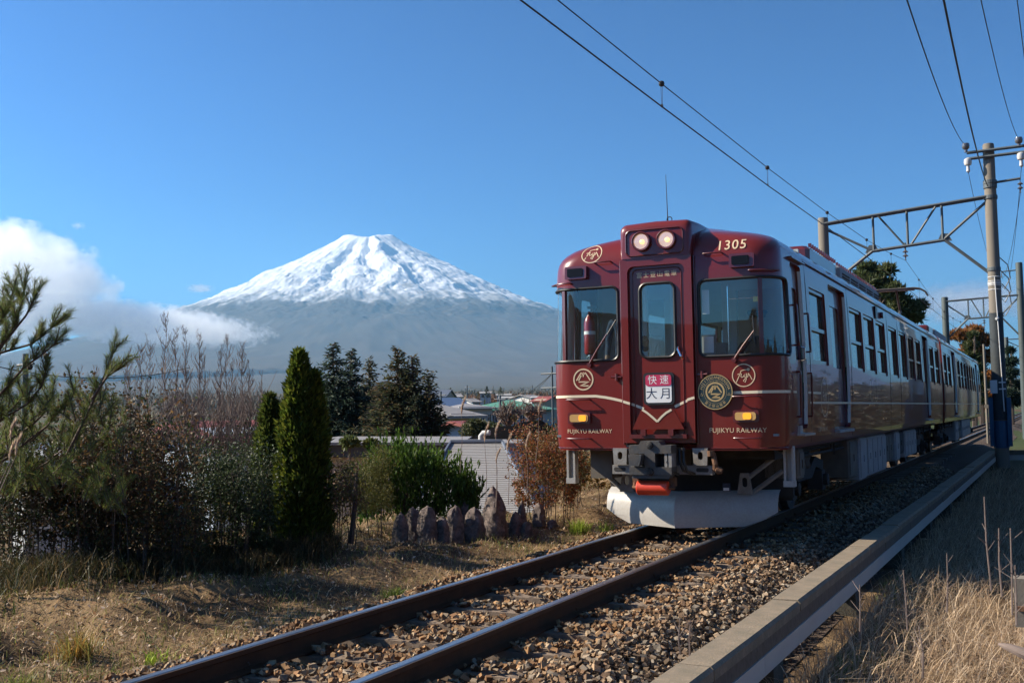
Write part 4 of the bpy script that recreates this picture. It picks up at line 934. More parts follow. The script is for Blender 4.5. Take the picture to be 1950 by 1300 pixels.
gw = MB(); gw.bb(-.6, .6, CAR1_END+.002, CAR2_BEG-.002, 1.05, 3.1); gw.build('gangway_bellows', MAT['rubber_black'], car2)
ci = MB(); ci.bb(-1.29, 1.29, CAR2_BEG+.1, CAR2_END-.1, 1.10, 1.125); ci.build('floor', MAT['panel_dark'], car2)
rb = MB(); rb.bevbox(-.62, .62, 36.0, 37.6, 3.42, 3.95, .06); rb.build('roof_cover', MAT['maroon_door_paint'], car2)
ac = MB(); ac.bevbox(-.66, .66, 37.62, 42.0, 3.40, 3.93, .05); ac.build('air_conditioner', MAT['roof_grey'], car2)
pg = thing_part('pantograph', car2); PY = 33.6
k = MB(); k.bb(-.5, .5, PY-.6, PY-.52, 3.66, 3.72); k.bb(-.5, .5, PY+.52, PY+.6, 3.66, 3.72); k.bb(-.05, .05, PY-.6, PY+.6, 3.66, 3.70)
for x in (-.45, .45):
    for y in (-.56, .56): k.lathe([(.05, 3.42), (.07, 3.48), (.05, 3.52), (.07, 3.56), (.05, 3.60), (.06, 3.66)], (x, PY+y, 0), 'Z', 10)
k.build('pantograph_base', MAT['coupler_dark'], pg)
k = MB(); k.tube([(0, PY-.5, 3.72), (0, PY+.55, 4.25)], .045, 8); k.tube([(0, PY+.55, 4.25), (0, PY-.15, 4.80)], .035, 8); k.build('pantograph_arm', MAT['coupler_dark'], pg)
k = MB()
for dy in (-.12, .12): k.tube([(-.86, PY-.15+dy, 4.62), (-.80, PY-.15+dy, 4.74), (-.66, PY-.15+dy, 4.83), (-.5, PY-.15+dy, 4.855), (.5, PY-.15+dy, 4.855), (.66, PY-.15+dy, 4.83), (.80, PY-.15+dy, 4.74), (.86, PY-.15+dy, 4.62)], .028, 6)
k.bb(-.5, .5, PY-.28, PY-.02, 4.80, 4.83); k.build('contact_shoe', MAT['coupler_dark'], pg)

# ------------------------------------------------------------------ people in the cab: one continuous skinned body each
material('uniform_navy', (.012, .016, .03), .8); material('skin_tone', (.42, .25, .17), .6); material('coat_blue', (.03, .06, .12), .8); material('hair_dark', (.01, .009, .008), .6)
def person(label, loc, rz, joints, bones, cloth):
    """joints: name -> (x, y, z, radius); body grown with a skin modifier, head and hands skin coloured"""
    nm = list(joints); me = bpy.data.meshes.new('person'); me.from_pydata([joints[k][:3] for k in nm], [(nm.index(a), nm.index(b)) for a, b in bones], [])
    o = link('person', me); o.modifiers.new('s', 'SKIN'); sv = me.skin_vertices[0].data
    for i, k in enumerate(nm): sv[i].radius = (joints[k][3], joints[k][3]*(.8 if k in ('chest', 'waist', 'pelvis') else 1)); sv[i].use_root = k == 'pelvis'
    sb_ = o.modifiers.new('u', 'SUBSURF'); sb_.levels = sb_.render_levels = 2
    m2 = bpy.data.meshes.new_from_object(o.evaluated_get(bpy.context.evaluated_depsgraph_get())); bpy.data.objects.remove(o)
    m2.materials.clear(); m2.materials.append(MAT[cloth]); m2.materials.append(MAT['skin_tone'])
    hands = [Vector(joints[k][:3]) for k in nm if k.startswith(('hand', 'f_'))]
    idx = [1 if (p.center.z > joints['neck'][2]-.005 and abs(p.center.x) < .13) or any((p.center-h).length < .06 for h in hands) else 0 for p in m2.polygons]
    m2.polygons.foreach_set('material_index', np.array(idx, np.int32)); sm(m2, 60); o = link('person', m2); o.location = loc; o.rotation_euler = (0, 0, rz); return tag(o, label, 'person')
J = {'pelvis': (0, .05, .52, .15), 'waist': (0, .04, .70, .14), 'chest': (0, 0, .92, .165), 'neck': (0, -.01, 1.12, .052), 'head': (0, -.03, 1.20, .075), 'face': (0, -.035, 1.28, .086), 'crown': (0, -.02, 1.36, .07),
     'shl': (-.19, 0, 1.02, .062), 'ell': (-.24, -.16, .80, .045), 'handl': (-.16, -.40, .80, .032), 'f_l': (-.13, -.48, .79, .018), 'shr': (.19, 0, 1.02, .062), 'elr': (.24, -.16, .80, .045), 'handr': (.16, -.40, .80, .032), 'f_r': (.13, -.48, .79, .018),
     'hipl': (-.10, .02, .48, .085), 'knl': (-.12, -.40, .50, .065), 'anl': (-.12, -.42, .08, .045), 'ftl': (-.12, -.56, .04, .04), 'hipr': (.10, .02, .48, .085), 'knr': (.12, -.40, .50, .065), 'anr': (.12, -.42, .08, .045), 'ftr': (.12, -.56, .04, .04)}
BN = [('pelvis', 'waist'), ('waist', 'chest'), ('chest', 'neck'), ('neck', 'head'), ('head', 'face'), ('face', 'crown'), ('chest', 'shl'), ('shl', 'ell'), ('ell', 'handl'), ('handl', 'f_l'), ('chest', 'shr'), ('shr', 'elr'), ('elr', 'handr'), ('handr', 'f_r'), ('pelvis', 'hipl'), ('hipl', 'knl'), ('knl', 'anl'), ('anl', 'ftl'), ('pelvis', 'hipr'), ('hipr', 'knr'), ('knr', 'anr'), ('anr', 'ftr')]
dr = person('driver in dark navy uniform and peaked cap seated behind the right cab window', (.86, 12.62, 1.135), 0, J, BN, 'uniform_navy')
k = MB(); k.lathe([(.092, 1.335), (.10, 1.36), (.125, 1.395), (.115, 1.41), (.02, 1.415)], (0, -.03, 0), 'Z', 20); k.build('cap', MAT['uniform_navy'], dr, smooth=50)
k = MB(); k.add([(.085*math.cos(t), -.03-.085*math.sin(t)*1.0, 1.345) for t in np.linspace(.3, 2.84, 9)]+[(.10*math.cos(t), -.05-.13*math.sin(t), 1.325) for t in np.linspace(.3, 2.84, 9)], [(i, i+1, 10+i, 9+i) for i in range(8)]); k.build('cap_peak', MAT['hair_dark'], dr)
k = MB()
for s_ in (-1, 1): k.lathe([(.002, -.008), (.009, 0), (.002, .008)], (s_*.032, -.118, 1.285), 'Z', 8)
k.build('eyes', MAT['hair_dark'], dr)
seat = MB(); seat.bevbox(.62, 1.10, 12.52, 12.92, 1.55, 1.63, .02); seat.bevbox(.64, 1.08, 12.90, 12.97, 1.63, 2.15, .02); seat.bb(.82, .90, 12.68, 12.76, 1.13, 1.55); seat.build('driver_seat', MAT['panel_dark'], car)
J2 = dict(J); J2.update({'pelvis': (0, 0, .92, .14), 'waist': (0, 0, 1.08, .13), 'chest': (0, 0, 1.28, .15), 'neck': (0, 0, 1.47, .05), 'head': (0, -.02, 1.54, .072), 'face': (0, -.03, 1.62, .085), 'crown': (0, -.01, 1.69, .07), 'shl': (-.18, 0, 1.38, .06), 'ell': (-.22, 0, 1.12, .043), 'handl': (-.22, -.1, .90, .03), 'f_l': (-.22, -.13, .82, .018), 'shr': (.18, 0, 1.38, .06), 'elr': (.27, -.12, 1.00, .043), 'handr': (.30, -.30, 1.08, .03), 'f_r': (.30, -.33, 1.17, .012),
           'hipl': (-.09, 0, .86, .08), 'knl': (-.10, -.02, .47, .06), 'anl': (-.10, 0, .08, .042), 'ftl': (-.10, -.14, .04, .038), 'hipr': (.09, 0, .86, .08), 'knr': (.10, -.02, .47, .06), 'anr': (.10, 0, .08, .042), 'ftr': (.10, -.14, .04, .038), 'f_r2': (.325, -.33, 1.165, .010), 'f_r3': (.275, -.33, 1.165, .010), 'f_r4': (.255, -.32, 1.145, .009), 'f_r5': (.35, -.31, 1.11, .010)})
ps = person('passenger in a dark blue cap and coat raising a hand behind the end door glass', (-.80, 12.62, 1.13), R(8), J2, BN+[('handr', 'f_r2'), ('handr', 'f_r3'), ('handr', 'f_r4'), ('handr', 'f_r5')], 'coat_blue')
k = MB(); k.lathe([(.095, 1.63), (.10, 1.66), (.09, 1.72), (.05, 1.75), (.01, 1.755)], (0, -.015, 0), 'Z', 18); k.build('cap', MAT['coat_blue'], ps, smooth=50)

for sg in (-1, 1):
    for x in (.60, 1.00):
        k = MB(); k.tube([skin(sg*x, 1.02, .0), skin(sg*x, 1.05, .0)], .004, 4)
    for yy in (13.02, 16.02, 20.25, 21.78, 26.12, 27.7):
        k = MB(); k.tube([(sg*(hw(z)+.0005), yy, z) for z in (1.0, 1.5, 2.0, 2.9, 3.1)], .0035, 4); k.build('panel_seam', MAT['under_dark'], car)
    k = MB(); k.box((sg*(hw(2.98)+.01), 18.9, 2.98), (.03, .22, .20)); k.build('destination_glass', MAT['lens_dark'], car)
    k = MB(); k.lathe([(.05, -.03), (.06, .0), (.05, .03)], (sg*(hw(2.98)+.02), 19.55, 2.98), 'X', 10); k.build('door_lamp', MAT['lamp_housing'], car)
k = MB(); k.tube([skin(s_, .975, .003) for s_ in np.linspace(-1.5, 1.5, 50)], .006, 4); k.build('skirt_lip', MAT['maroon_door_paint'], car)
# ================================================================== overhead line
material('pole_concrete', (.19, .165, .13), .85, noise=[(2.2, .5, (.13, .115, .095), (1, 1, .3)), (30, .3, (.16, .14, .12))], bump=(40, .25, .008))
material('gantry_steel', (.085, .105, .115), .6, noise=(9, .5, (.05, .05, .05)))
material('wire_copper', (.018, .017, .018), .5)
material('insulator_glaze', (.10, .10, .11), .2, coat=1)
material('insulator_white', (.55, .54, .52), .3, coat=.6)
material('pole_lower_dark', (.035, .045, .05), .8, noise=(14, .5, (.02, .025, .03)), bump=(40, .6, .01))
material('guard_blue', (.015, .085, .17), .5, noise=(5, .5, (.012, .055, .11)))
material('plate_white', (.6, .6, .58), .5)
material('pole_shaded', (.055, .075, .075), .7, noise=(3, .5, (.035, .045, .045)))  # far portal poles: their shade is put into a darker colour
GY = 36.0
def truss(g, xl, xr, y, zl, zr, dz, arms=True):
    """lattice beam between two poles: paired top chords, dipped lower chord, verticals and diagonals"""
    L = lambda x, z0, z1: z0+(z1-z0)*(x-xl)/(xr-xl)
    top = lambda x: L(x, zl, zr)
    for dy in (-.12, .12): MB().tube([(xl-.05, y+dy, top(xl)), (xr+.05, y+dy, top(xr))], .048, 6).build('top_chord', MAT['gantry_steel'], g)
    a, b = xl+(xr-xl)*.30, xl+(xr-xl)*.73; lo = lambda x: top(x)-dz
    MB().tube([(a, y, lo(a)), (b, y, lo(b))], .055, 6).build('bottom_chord', MAT['gantry_steel'], g)
    for (x0, z0, x1, z1) in ((xl, top(xl)-.12, a, lo(a)+.02), (xr, top(xr)-.05, b, lo(b)+.03)): MB().tube([(x0, y, z0), (x1, y, z1)], .045, 6).build('brace', MAT['gantry_steel'], g)
    if arms:
        MB().tube([(a, y, lo(a)), (xl+.1, y, lo(a)-1.05)], .055, 6).build('knee_brace', MAT['gantry_steel'], g)
        MB().tube([(b, y, lo(b)), (xr-.1, y, lo(b)-1.15)], .055, 6).build('knee_brace', MAT['gantry_steel'], g)
    m = (a+b)/2
    for x in (a+.05, m, b-.05): MB().tube([(x, y, lo(x)), (x, y, top(x))], .042, 6).build('vertical', MAT['gantry_steel'], g)
    for (x0, x1) in ((a+.2, m-.08), (b-.2, m+.08)): MB().tube([(x0, y, top(x0)), (x1, y, lo(x1))], .036, 6).build('diagonal', MAT['gantry_steel'], g)
    for x in (a, b): k = MB(); k.prism([(x-.22, lo(x)-.04), (x+.22, lo(x)-.04), (x+.1, lo(x)+.2), (x-.1, lo(x)+.2)], lambda p, z: (p, y-.02, z), lambda p, z: (p, y+.02, z)); k.build('gusset', MAT['gantry_steel'], g)
    return m, lo(m)
def insulator(g, x, y, z, n=2, r=.09, mat='insulator_glaze'):
    pr = [(.012, z), (.012, z-.12)]
    for i in range(n): h = z-.12-i*.13; pr += [(.03, h), (r, h-.05), (r*.9, h-.065), (.025, h-.08)]
    pr += [(.012, z-.14-n*.13), (.03, z-.17-n*.13), (.005, z-.19-n*.13)]
    return MB().lathe(pr, (x, y, 0), 'Z', 12).build('insulator', MAT[mat], g, smooth=40)
def pole(g, x, y, z0, z1, r0, r1, mat='pole_concrete'):
    return MB().lathe([(r0, z0), (r0*.6+r1*.4, z0+(z1-z0)*.4), (r1, z1-.04), (r1*.9, z1), (.02, z1+.015)], (x, y, 0), 'Z', 24).build('pole', MAT[mat], g, smooth=35)
g = thing('catenary_gantry', 'concrete pole and steel lattice portal nearest over the train, blue guard at its foot', 'gantry', 'catenary gantries')
xl, xr = -2.50, 2.56
pole(g, xl, GY, -.5, 7.62, .185, .165); pr_ = pole(g, xr, GY, -.5, 9.45, .205, .165)
m, lo = truss(g, xl, xr, GY, 7.40, 7.82, 1.13)
insulator(g, 0.02, GY, lo-.02, 2)
MB().tube([(0.02, GY, lo+.1), (0.02, GY, lo-.15)], .03, 6).build('drop_rod', MAT['gantry_steel'], g)
# cross arm with three insulators, side bracket
for dz in (0, -.19): MB().tube([(1.95, GY-.2, 9.22+dz-.02), (4.3, GY-.2, 9.24+dz)], .05, 6).build('cross_arm', MAT['gantry_steel'], g)
for x in (1.93, 3.42):
    k = MB().lathe([(.02, 9.52), (.10, 9.50), (.12, 9.42), (.10, 9.34), (.05, 9.30), (.05, 9.22)], (x, GY-.2, 0), 'Z', 12).build('insulator', MAT['insulator_glaze'], g, smooth=40)
    k = MB().lathe([(.03, 9.05), (.11, 9.0), (.12, 8.90), (.10, 8.82), (.05, 8.80), (.05, 8.72), (.06, 8.62), (.02, 8.58)], (x+.04, GY-.2, 0), 'Z', 12).build('insulator', MAT['insulator_white'], g, smooth=40)
k = MB(); k.tube([(xr, GY, 8.22), (3.42, GY, 8.28)], .04, 6); k.build('side_arm', MAT['gantry_steel'], g); insulator(g, 3.40, GY, 8.28, 2, .085)
for z in (8.25, 8.12, 7.78, 5.55): MB().lathe([(.195, z-.06), (.20, z-.05), (.20, z+.05), (.195, z+.06)], (xr, GY, 0), 'Z', 20).build('clamp_band', MAT['gantry_steel'], g)
MB().lathe([(.197, 4.2), (.206, 2.0), (.216, .95)], (xr, GY, 0), 'Z', 24).build('lower_dark_shell', MAT['pole_lower_dark'], g, smooth=35)  # darker shell round the lower part of the pole
for i in range(7):
    k = MB(); z = 5.3-i*.13 if i < 4 else 5.0+i*.02; k.lathe([(.192, z), (.2, z+.012), (.192, z+.024)], (xr, GY, 0), 'Z', 16); k.build('tie_wire', MAT['plate_white'], g)
k = MB(); k.tube([(xr+.02, GY-.21, 5.3), (xr+.05, GY-.22, 4.2), (xr+.12, GY-.24, 1.2)], .018, 6); k.tube([(xr+.02, GY-.22, 4.05), (xr+.06, GY-.23, 4.0)], .06, 8); k.build('conduit', MAT['plate_white'], g)
for sgx in (-1, 1):
    k = MB(); k.bb(xr+sgx*.25-.06, xr+sgx*.25+.06, GY-.20, GY-.05, .15, 1.62); k.build('blue_guard', MAT['guard_blue'], g)
MB().lathe([(.225, .1), (.225, .9), (.20, .92)], (xr, GY, 0), 'Z', 18).build('blue_band', MAT['guard_blue'], g)
k = MB(); k.bb(xr-.24, xr-.04, GY-.245, GY-.225, 1.75, 2.15); k.build('number_plate', MAT['plate_white'], g)
k = MB(); k.bb(xr+.0, xr+.2, GY-.24, GY-.225, 2.06, 2.1); k.bb(xr+.0, xr+.2, GY-.24, GY-.225, 1.86, 1.9); k.build('plate_strap', MAT['plate_white'], g)
# second and third portals
g2 = thing('catenary_gantry', 'second lattice portal along the line, its dark left pole beyond the rear car roof', 'gantry', 'catenary gantries'); Y2 = 66
p2 = at(1801, 620, y=Y2); p2r = at(1943, 560, y=Y2)
pole(g2, p2[0], Y2, -.5, 7.6, .2, .18, 'pole_shaded'); pole(g2, p2r[0], Y2, -.5, 9.3, .22, .18, 'pole_shaded')
m, lo = truss(g2, p2[0], p2r[0], Y2, 7.35, 7.5, 1.1); insulator(g2, m, Y2, lo, 2)
k = MB(); k.tube([(p2r[0], Y2, 8.9), (p2r[0]-.9, Y2, 8.85), (p2r[0]-.9, Y2, 8.5)], .04, 6); k.build('side_arm', MAT['gantry_steel'], g2)
g3 = thing('catenary_gantry', 'farthest lattice portal over the line, tiny at the right edge', 'gantry', 'catenary gantries'); Y3 = 105
p3 = at(1918, 690, y=Y3); pole(g3, p3[0], Y3, -.5, 7.4, .2, .18, 'pole_shaded'); pole(g3, p3[0]+5.2, Y3, -.5, 9, .2, .18, 'pole_shaded'); truss(g3, p3[0], p3[0]+5.2, Y3, 7.2, 7.2, 1.0, False)
# wires
def wire(name, label, pts, r, group=None, cat='wire'):
    o = MB().tube(pts, r, 6, caps=False).build(name, MAT['wire_copper'], None, smooth=60, fix=False); return tag(o, label, cat, group)
cw = [(-.02, -8, 4.90), (-.01, 6, 4.90), (0, 11.8, 4.92), (0, 17.1, 4.965), (0, 22.4, 5.06), (0, 28, 5.12), (0, 36, 5.15), (.0, 66, 5.15), (0, 105, 5.15)]
mw = [(-.02, -8, 5.18), (0, 6, 5.165), (0, 8.9, 5.172), (0, 11.85, 5.194), (0, 17.2, 5.257), (0, 22.4, 5.37), (0, 28, 5.56), (0.01, 32, 5.76), (.02, GY, 6.02), (0, 44, 5.62), (0, 51, 5.45), (0, 58, 5.62), (0, 66, 6.0), (0, 105, 6.0)]
wire('contact_wire', 'lower of the two long wires slanting over the track', cw, .0085, 'overhead line wires', 'wire')
msg = wire('messenger_wire', 'upper of the two long wires slanting over the track, with clamp balls', mw, .0065, 'overhead line wires', 'wire')
zi = lambda w, y: float(np.interp(y, [p[1] for p in w], [p[2] for p in w]))
for y in (6.2, 11.85, 17.15, 22.4, 27.8, 32.5, 40, 45, 50, 55, 60):
    a, b = zi(mw, y), zi(cw, y)
    k = MB(); k.lathe([(.005, a-.036), (.028, a-.026), (.036, a), (.028, a+.026), (.005, a+.036)], (0, y, 0), 'Z', 12); k.build('clamp_ball', MAT['wire_copper'], msg, smooth=60)
    k = MB()
    for dy in (-.022, .022): k.tube([(0, y+dy*1.2, a-.03), (0, y+dy, (a+b)/2), (0, y+dy*.3, b+.02)], .0025, 4)
    k.box((0, y, b+.012), (.02, .03, .035)); k.build('dropper', MAT['wire_copper'], msg)
def feeder(label, ptop, y0, pend, r=.008, sag=.3):
    a = at(*ptop, y=y0); b = np.array(pend); pts = [a+(b-a)*t+np.array([0, 0, -sag*4*t*(1-t)]) for t in np.linspace(0, 1, 18)]; a2 = a+(a-b)/np.linalg.norm(b-a)*6
    wire('feeder_wire', label, [a2]+pts, r, 'feeder wires', 'wire')
feeder('leftmost feeder wire running to the left cross arm insulator', (1727, 0), 13.0, (1.93, GY-.2, 9.44), .010)
feeder('thickest feeder wire running down the face of the concrete pole', (1797, 0), 14.0, (2.5, GY-.25, 8.1), .015)
feeder('third feeder wire from the left, ending at the right cross arm insulator', (1868, 0), 16.0, (3.42, GY-.2, 9.44), .008)
feeder('feeder wire nearest the right edge of the picture', (1937, 0), 18.0, (4.15, 50, 9.0), .008)
for (lab, a, b) in (('wire sloping on from the left insulator to the second portal', (1.97, GY-.2, 8.6), (p2r[0]-1.2, Y2, 8.6)), ('wire sloping on from the right insulator to the second portal', (3.46, GY-.2, 8.6), (p2r[0]-.6, Y2, 8.2)), ('wire hanging from the side arm insulator toward the second portal', (3.40, GY, 7.86), (p2r[0]-.9, Y2, 8.4))):
    a, b = np.array(a), np.array(b); wire('line_wire', lab, [a+(b-a)*t+np.array([0, 0, -.5*4*t*(1-t)]) for t in np.linspace(0, 1, 12)], .008, 'feeder wires')
# thin brown post and pale pipe beside the line
b0 = at(1915, 845, y=44); tb = thing('cable_post', 'thin rust brown post with looped cables right of the concrete pole', 'post')
k = MB(); k.tube([(b0[0], 44, -.4), (b0[0], 44, 7.1)], .075, 10); k.build('post_shaft', MAT['rust'], tb)
k = MB()
for i in range(3):
    k.tube([(b0[0]+.08+.02*i, 43.9, 6.9-.5*i), (b0[0]+.35, 43.9, 6.6-.5*i), (b0[0]+.42, 43.9, 6.1-.5*i), (b0[0]+.2, 43.9, 5.7-.5*i), (b0[0]+.06, 43.9, 5.9-.5*i)], .02, 5)
k.build('cable_loop', MAT['wire_copper'], tb)
b1 = at(1880, 800, y=52); k = MB(); k.tube([(b1[0], 52, -.3), (b1[0], 52, 4.1)], .06, 10); k.tube([(b1[0], 51.9, 1.35), (b1[0], 51.8, 1.35)], .1, 10)
tag(k.build('marker_post', MAT['pole_concrete']), 'slim pale post just left of the concrete pole foot', 'post')
# ================================================================== plants and stones
material('leaf', (.06, .09, .03), .55, attr=True, trans=.35, spec=.3)
material('leaf_glossy', (.05, .08, .03), .58, attr=True, trans=.25, spec=.35)
material('needle', (.05, .08, .03), .6, attr=True, trans=.4, spec=.25)
material('straw', (.35, .25, .14), .75, attr=True, trans=.35, spec=.2)
material('bark', (.09, .065, .05), .9, noise=(18, .6, (.045, .034, .028)), bump=(30, .6, .01))
material('bark_pale', (.20, .15, .125), .85, noise=(14, .5, (.12, .09, .075)))
material('marker_stone', (.055, .046, .043), .95, noise=[(4, .8, (.10, .075, .068)), (10, .9, (.36, .28, .245)), (17, .8, (.025, .022, .022)), (45, .5, (.12, .09, .08))], bump=[(9, .7, .03), (40, .6, .01)])
def qrot(n, r_):
    a = r_.normal(size=(n, 4)); a /= np.linalg.norm(a, axis=1, keepdims=True); w, x, y, z = a.T
    return np.stack([1-2*(y*y+z*z), 2*(x*y-w*z), 2*(x*z+w*y), 2*(x*y+w*z), 1-2*(x*x+z*z), 2*(y*z-w*x), 2*(x*z-w*y), 2*(y*z+w*x), 1-2*(x*x+y*y)], -1).reshape(n, 3, 3)
def tint(n, pal, r_, var=.3):
    pal = np.array(pal); return pal[r_.integers(0, len(pal), n)]*r_.uniform(1-var, 1+var, (n, 1))
def leaves(name, P, size, pal, mat, parent, seed=1, aspect=.5, var=.35):
    """many small bent leaves at points P"""
    r_ = np.random.default_rng(seed); n = len(P); s_ = (size if hasattr(size, '__len__') else np.full(n, size))*r_.uniform(.6, 1.3, n)
    base = np.array([(-.5, 0, 0), (0, aspect/2, .06), (.5, 0, 0), (0, -aspect/2, .06)])
    v = np.einsum('nij,kj->nki', qrot(n, r_), base)*s_[:, None, None]+P[:, None, :]
    f = np.arange(n*4).reshape(n, 4); c = np.repeat(tint(n, pal, r_, var), 4, 0)
    return npmesh(name, v.reshape(-1, 3), f, MAT[mat], parent, col=c)
def sprays(name, P, D, length, width, pal, mat, parent, seed=1, var=.35):
    """narrow tapering sprays at P pointing along D"""
    r_ = np.random.default_rng(seed); n = len(P); D = D/np.linalg.norm(D, axis=1, keepdims=True)
    sd = np.cross(D, r_.normal(size=(n, 3))); sd /= np.linalg.norm(sd, axis=1, keepdims=True)+1e-9
    L = (length*r_.uniform(.6, 1.35, n))[:, None]; Wd = (width*r_.uniform(.6, 1.3, n))[:, None]
    v = np.stack([P-sd*Wd*.25, P+D*L*.45+sd*Wd*.5, P+D*L, P+D*L*.45-sd*Wd*.5], 1)
    c = np.repeat(tint(n, pal, r_, var), 4, 0)
    return npmesh(name, v.reshape(-1, 3), np.arange(n*4).reshape(n, 4), MAT[mat], parent, col=c)
def blades(name, B, h, lean, width, pal, mat='straw', parent=None, seed=1, var=.35, bend=None):
    r_ = np.random.default_rng(seed); n = len(B); a = r_.uniform(0, 2*np.pi, n); dr = np.stack([np.cos(a), np.sin(a), np.zeros(n)], -1)
    if bend is not None: dr = dr*.6+np.array(bend); dr /= np.linalg.norm(dr, axis=1, keepdims=True)
    sd = np.stack([-dr[:, 1], dr[:, 0], np.zeros(n)], -1); a2 = r_.uniform(-1, 1, (n, 1)); sd = sd*np.cos(a2)+dr*np.sin(a2)
    h = (h*r_.uniform(.45, 1.35, n))[:, None]; ln = (lean*r_.uniform(.2, 1.6, n))[:, None]; w = (width*r_.uniform(.6, 1.4, n))[:, None]; up = np.array([0, 0, 1.])
    m = B+dr*h*ln*.35+up*h*.6; t = B+dr*h*ln+up*h*np.sqrt(np.clip(1-(.55*ln)**2, .1, 1))
    v = np.stack([B-sd*w/2, B+sd*w/2, m+sd*w*.4, m-sd*w*.4, t], 1).reshape(-1, 3)
    k = (np.arange(n)*5)[:, None, None]; f = (np.array([(0, 1, 2), (0, 2, 3), (3, 2, 4)])[None]+k).reshape(-1, 3)
    c = tint(n, pal, r_, var); c = np.repeat(c, 5, 0)
    return npmesh(name, v, f, MAT[mat], parent, col=c)
def wood(name, lines, parent, mat='bark', n=5):
    b = MB()
    for pts, rad in lines: b.tube(pts, rad, n, caps=False)
    return b.build(name, MAT[mat], parent, smooth=60, fix=False)
def gpos(px, py_hint, y=None, d=None):
    """ground point under a pixel column at depth d"""
    p = at(px, py_hint, d=d); return np.array([p[0], p[1], float(ground_z(p[0], p[1]))])
V = lambda *a: np.array(a, float)

# ---- standing stones
def stone(label, px, pyb, pyt, wpx, y, seed, lean=0, pointed=.5):
    base = at(px, pyb, y=y); d = float((base-CAM) @ FW); m = FPX/d; h = (pyb-pyt)/m+.06; w = wpx/m
    r_ = np.random.default_rng(seed); nz, na = 26, 30; vs = []; t_ = w*.30+.03
    ph = r_.uniform(0, 6.28, 4)
    for i in range(nz):
        u = i/(nz-1); k = (1-u**(3.0+2.5*(1-pointed)))**(.45+.3*pointed)*(1-.30*pointed*u)+.03
        k *= .88+.12*min(1, u*6+.3)
        for j in range(na):
            a = 2*math.pi*j/na; q = 1+.08*math.sin(2*a+ph[0])+.07*math.sin(3*a+ph[1]+u*3)+.05*math.sin(5*a+ph[2]-u*7)+.20*(vnoise(np.array(a*3.2), np.array(u*9), seed)-.5)+.12*(vnoise(np.array(a*6.2), np.array(u*19), seed+5)-.5)
            c, s_ = math.cos(a), math.sin(a); e = .75; c = math.copysign(abs(c)**e, c); s_ = math.copysign(abs(s_)**e, s_)
            vs.append((w/2*k*q*c+lean*u*h, t_*k*q*s_, u*h*(1+.03*math.sin(a+ph[3])*u)-.06))
    fs = [(i*na+j, i*na+(j+1) % na, (i+1)*na+(j+1) % na, (i+1)*na+j) for i in range(nz-1) for j in range(na)]+[tuple(range(na-1, -1, -1)), tuple(range((nz-1)*na, nz*na))]
    o = MB().add(vs, fs).build('standing_stone', MAT['marker_stone'], None, smooth=50)
    gz = float(ground_z(base[0], base[1])); o.location = (base[0], base[1], min(base[2], gz+.05)); o.rotation_euler = (0, 0, R(-20)+r_.uniform(-.2, .2)); o.scale.z = 1.0
    return tag(o, label, 'stone', 'weathered standing stones beside the track')
ST = [('leftmost standing stone, squat with a pointed left shoulder', 762, 1016, 960, 28, 11.7, 0, .7), ('dark standing stone half hidden behind the two leftmost stones', 788, 1012, 944, 28, 12.1, .0, .3), ('tall pale pinkish rounded standing stone near the left end', 813, 1012, 944, 32, 11.75, 0, .1),
      ('short broken standing stone with a white patch at its foot', 842, 1008, 956, 27, 11.9, 0, .35), ('round topped dark standing stone left of the broad capped one', 866, 1004, 938, 30, 12.2, 0, .3), ('broad capped stone standing behind the row, dark and round headed', 886, 985, 920, 36, 13.1, 0, .2),
      ('oval pitted standing stone just left of the tallest stone', 904, 1000, 940, 34, 12.4, 0, .45), ('tallest standing stone, a black jagged pillar', 941, 997, 900, 52, 12.9, -.0, .95), ('narrow speckled standing stone right of the tallest one', 982, 984, 934, 26, 13.4, 0, .8),
      ('thin sharp splinter of stone behind the speckled stone', 994, 980, 925, 18, 13.7, .0, 1), ('small dark stub of stone near the right end of the row', 1003, 986, 957, 18, 13.4, 0, .3), ('rightmost upright standing stone, pale and egg shaped', 1027, 980, 940, 21, 13.9, 0, .5), ('low fieldstone lying past the right end of the row', 1051, 982, 970, 16, 14.0, 0, .4)]
for i, (lb, px, pb, pt, w_, y_, ln, po) in enumerate(ST): stone(lb, px, pb, pt+(9 if i == 7 else 4), w_*1.05, y_, 100+i, ln, po*.85)

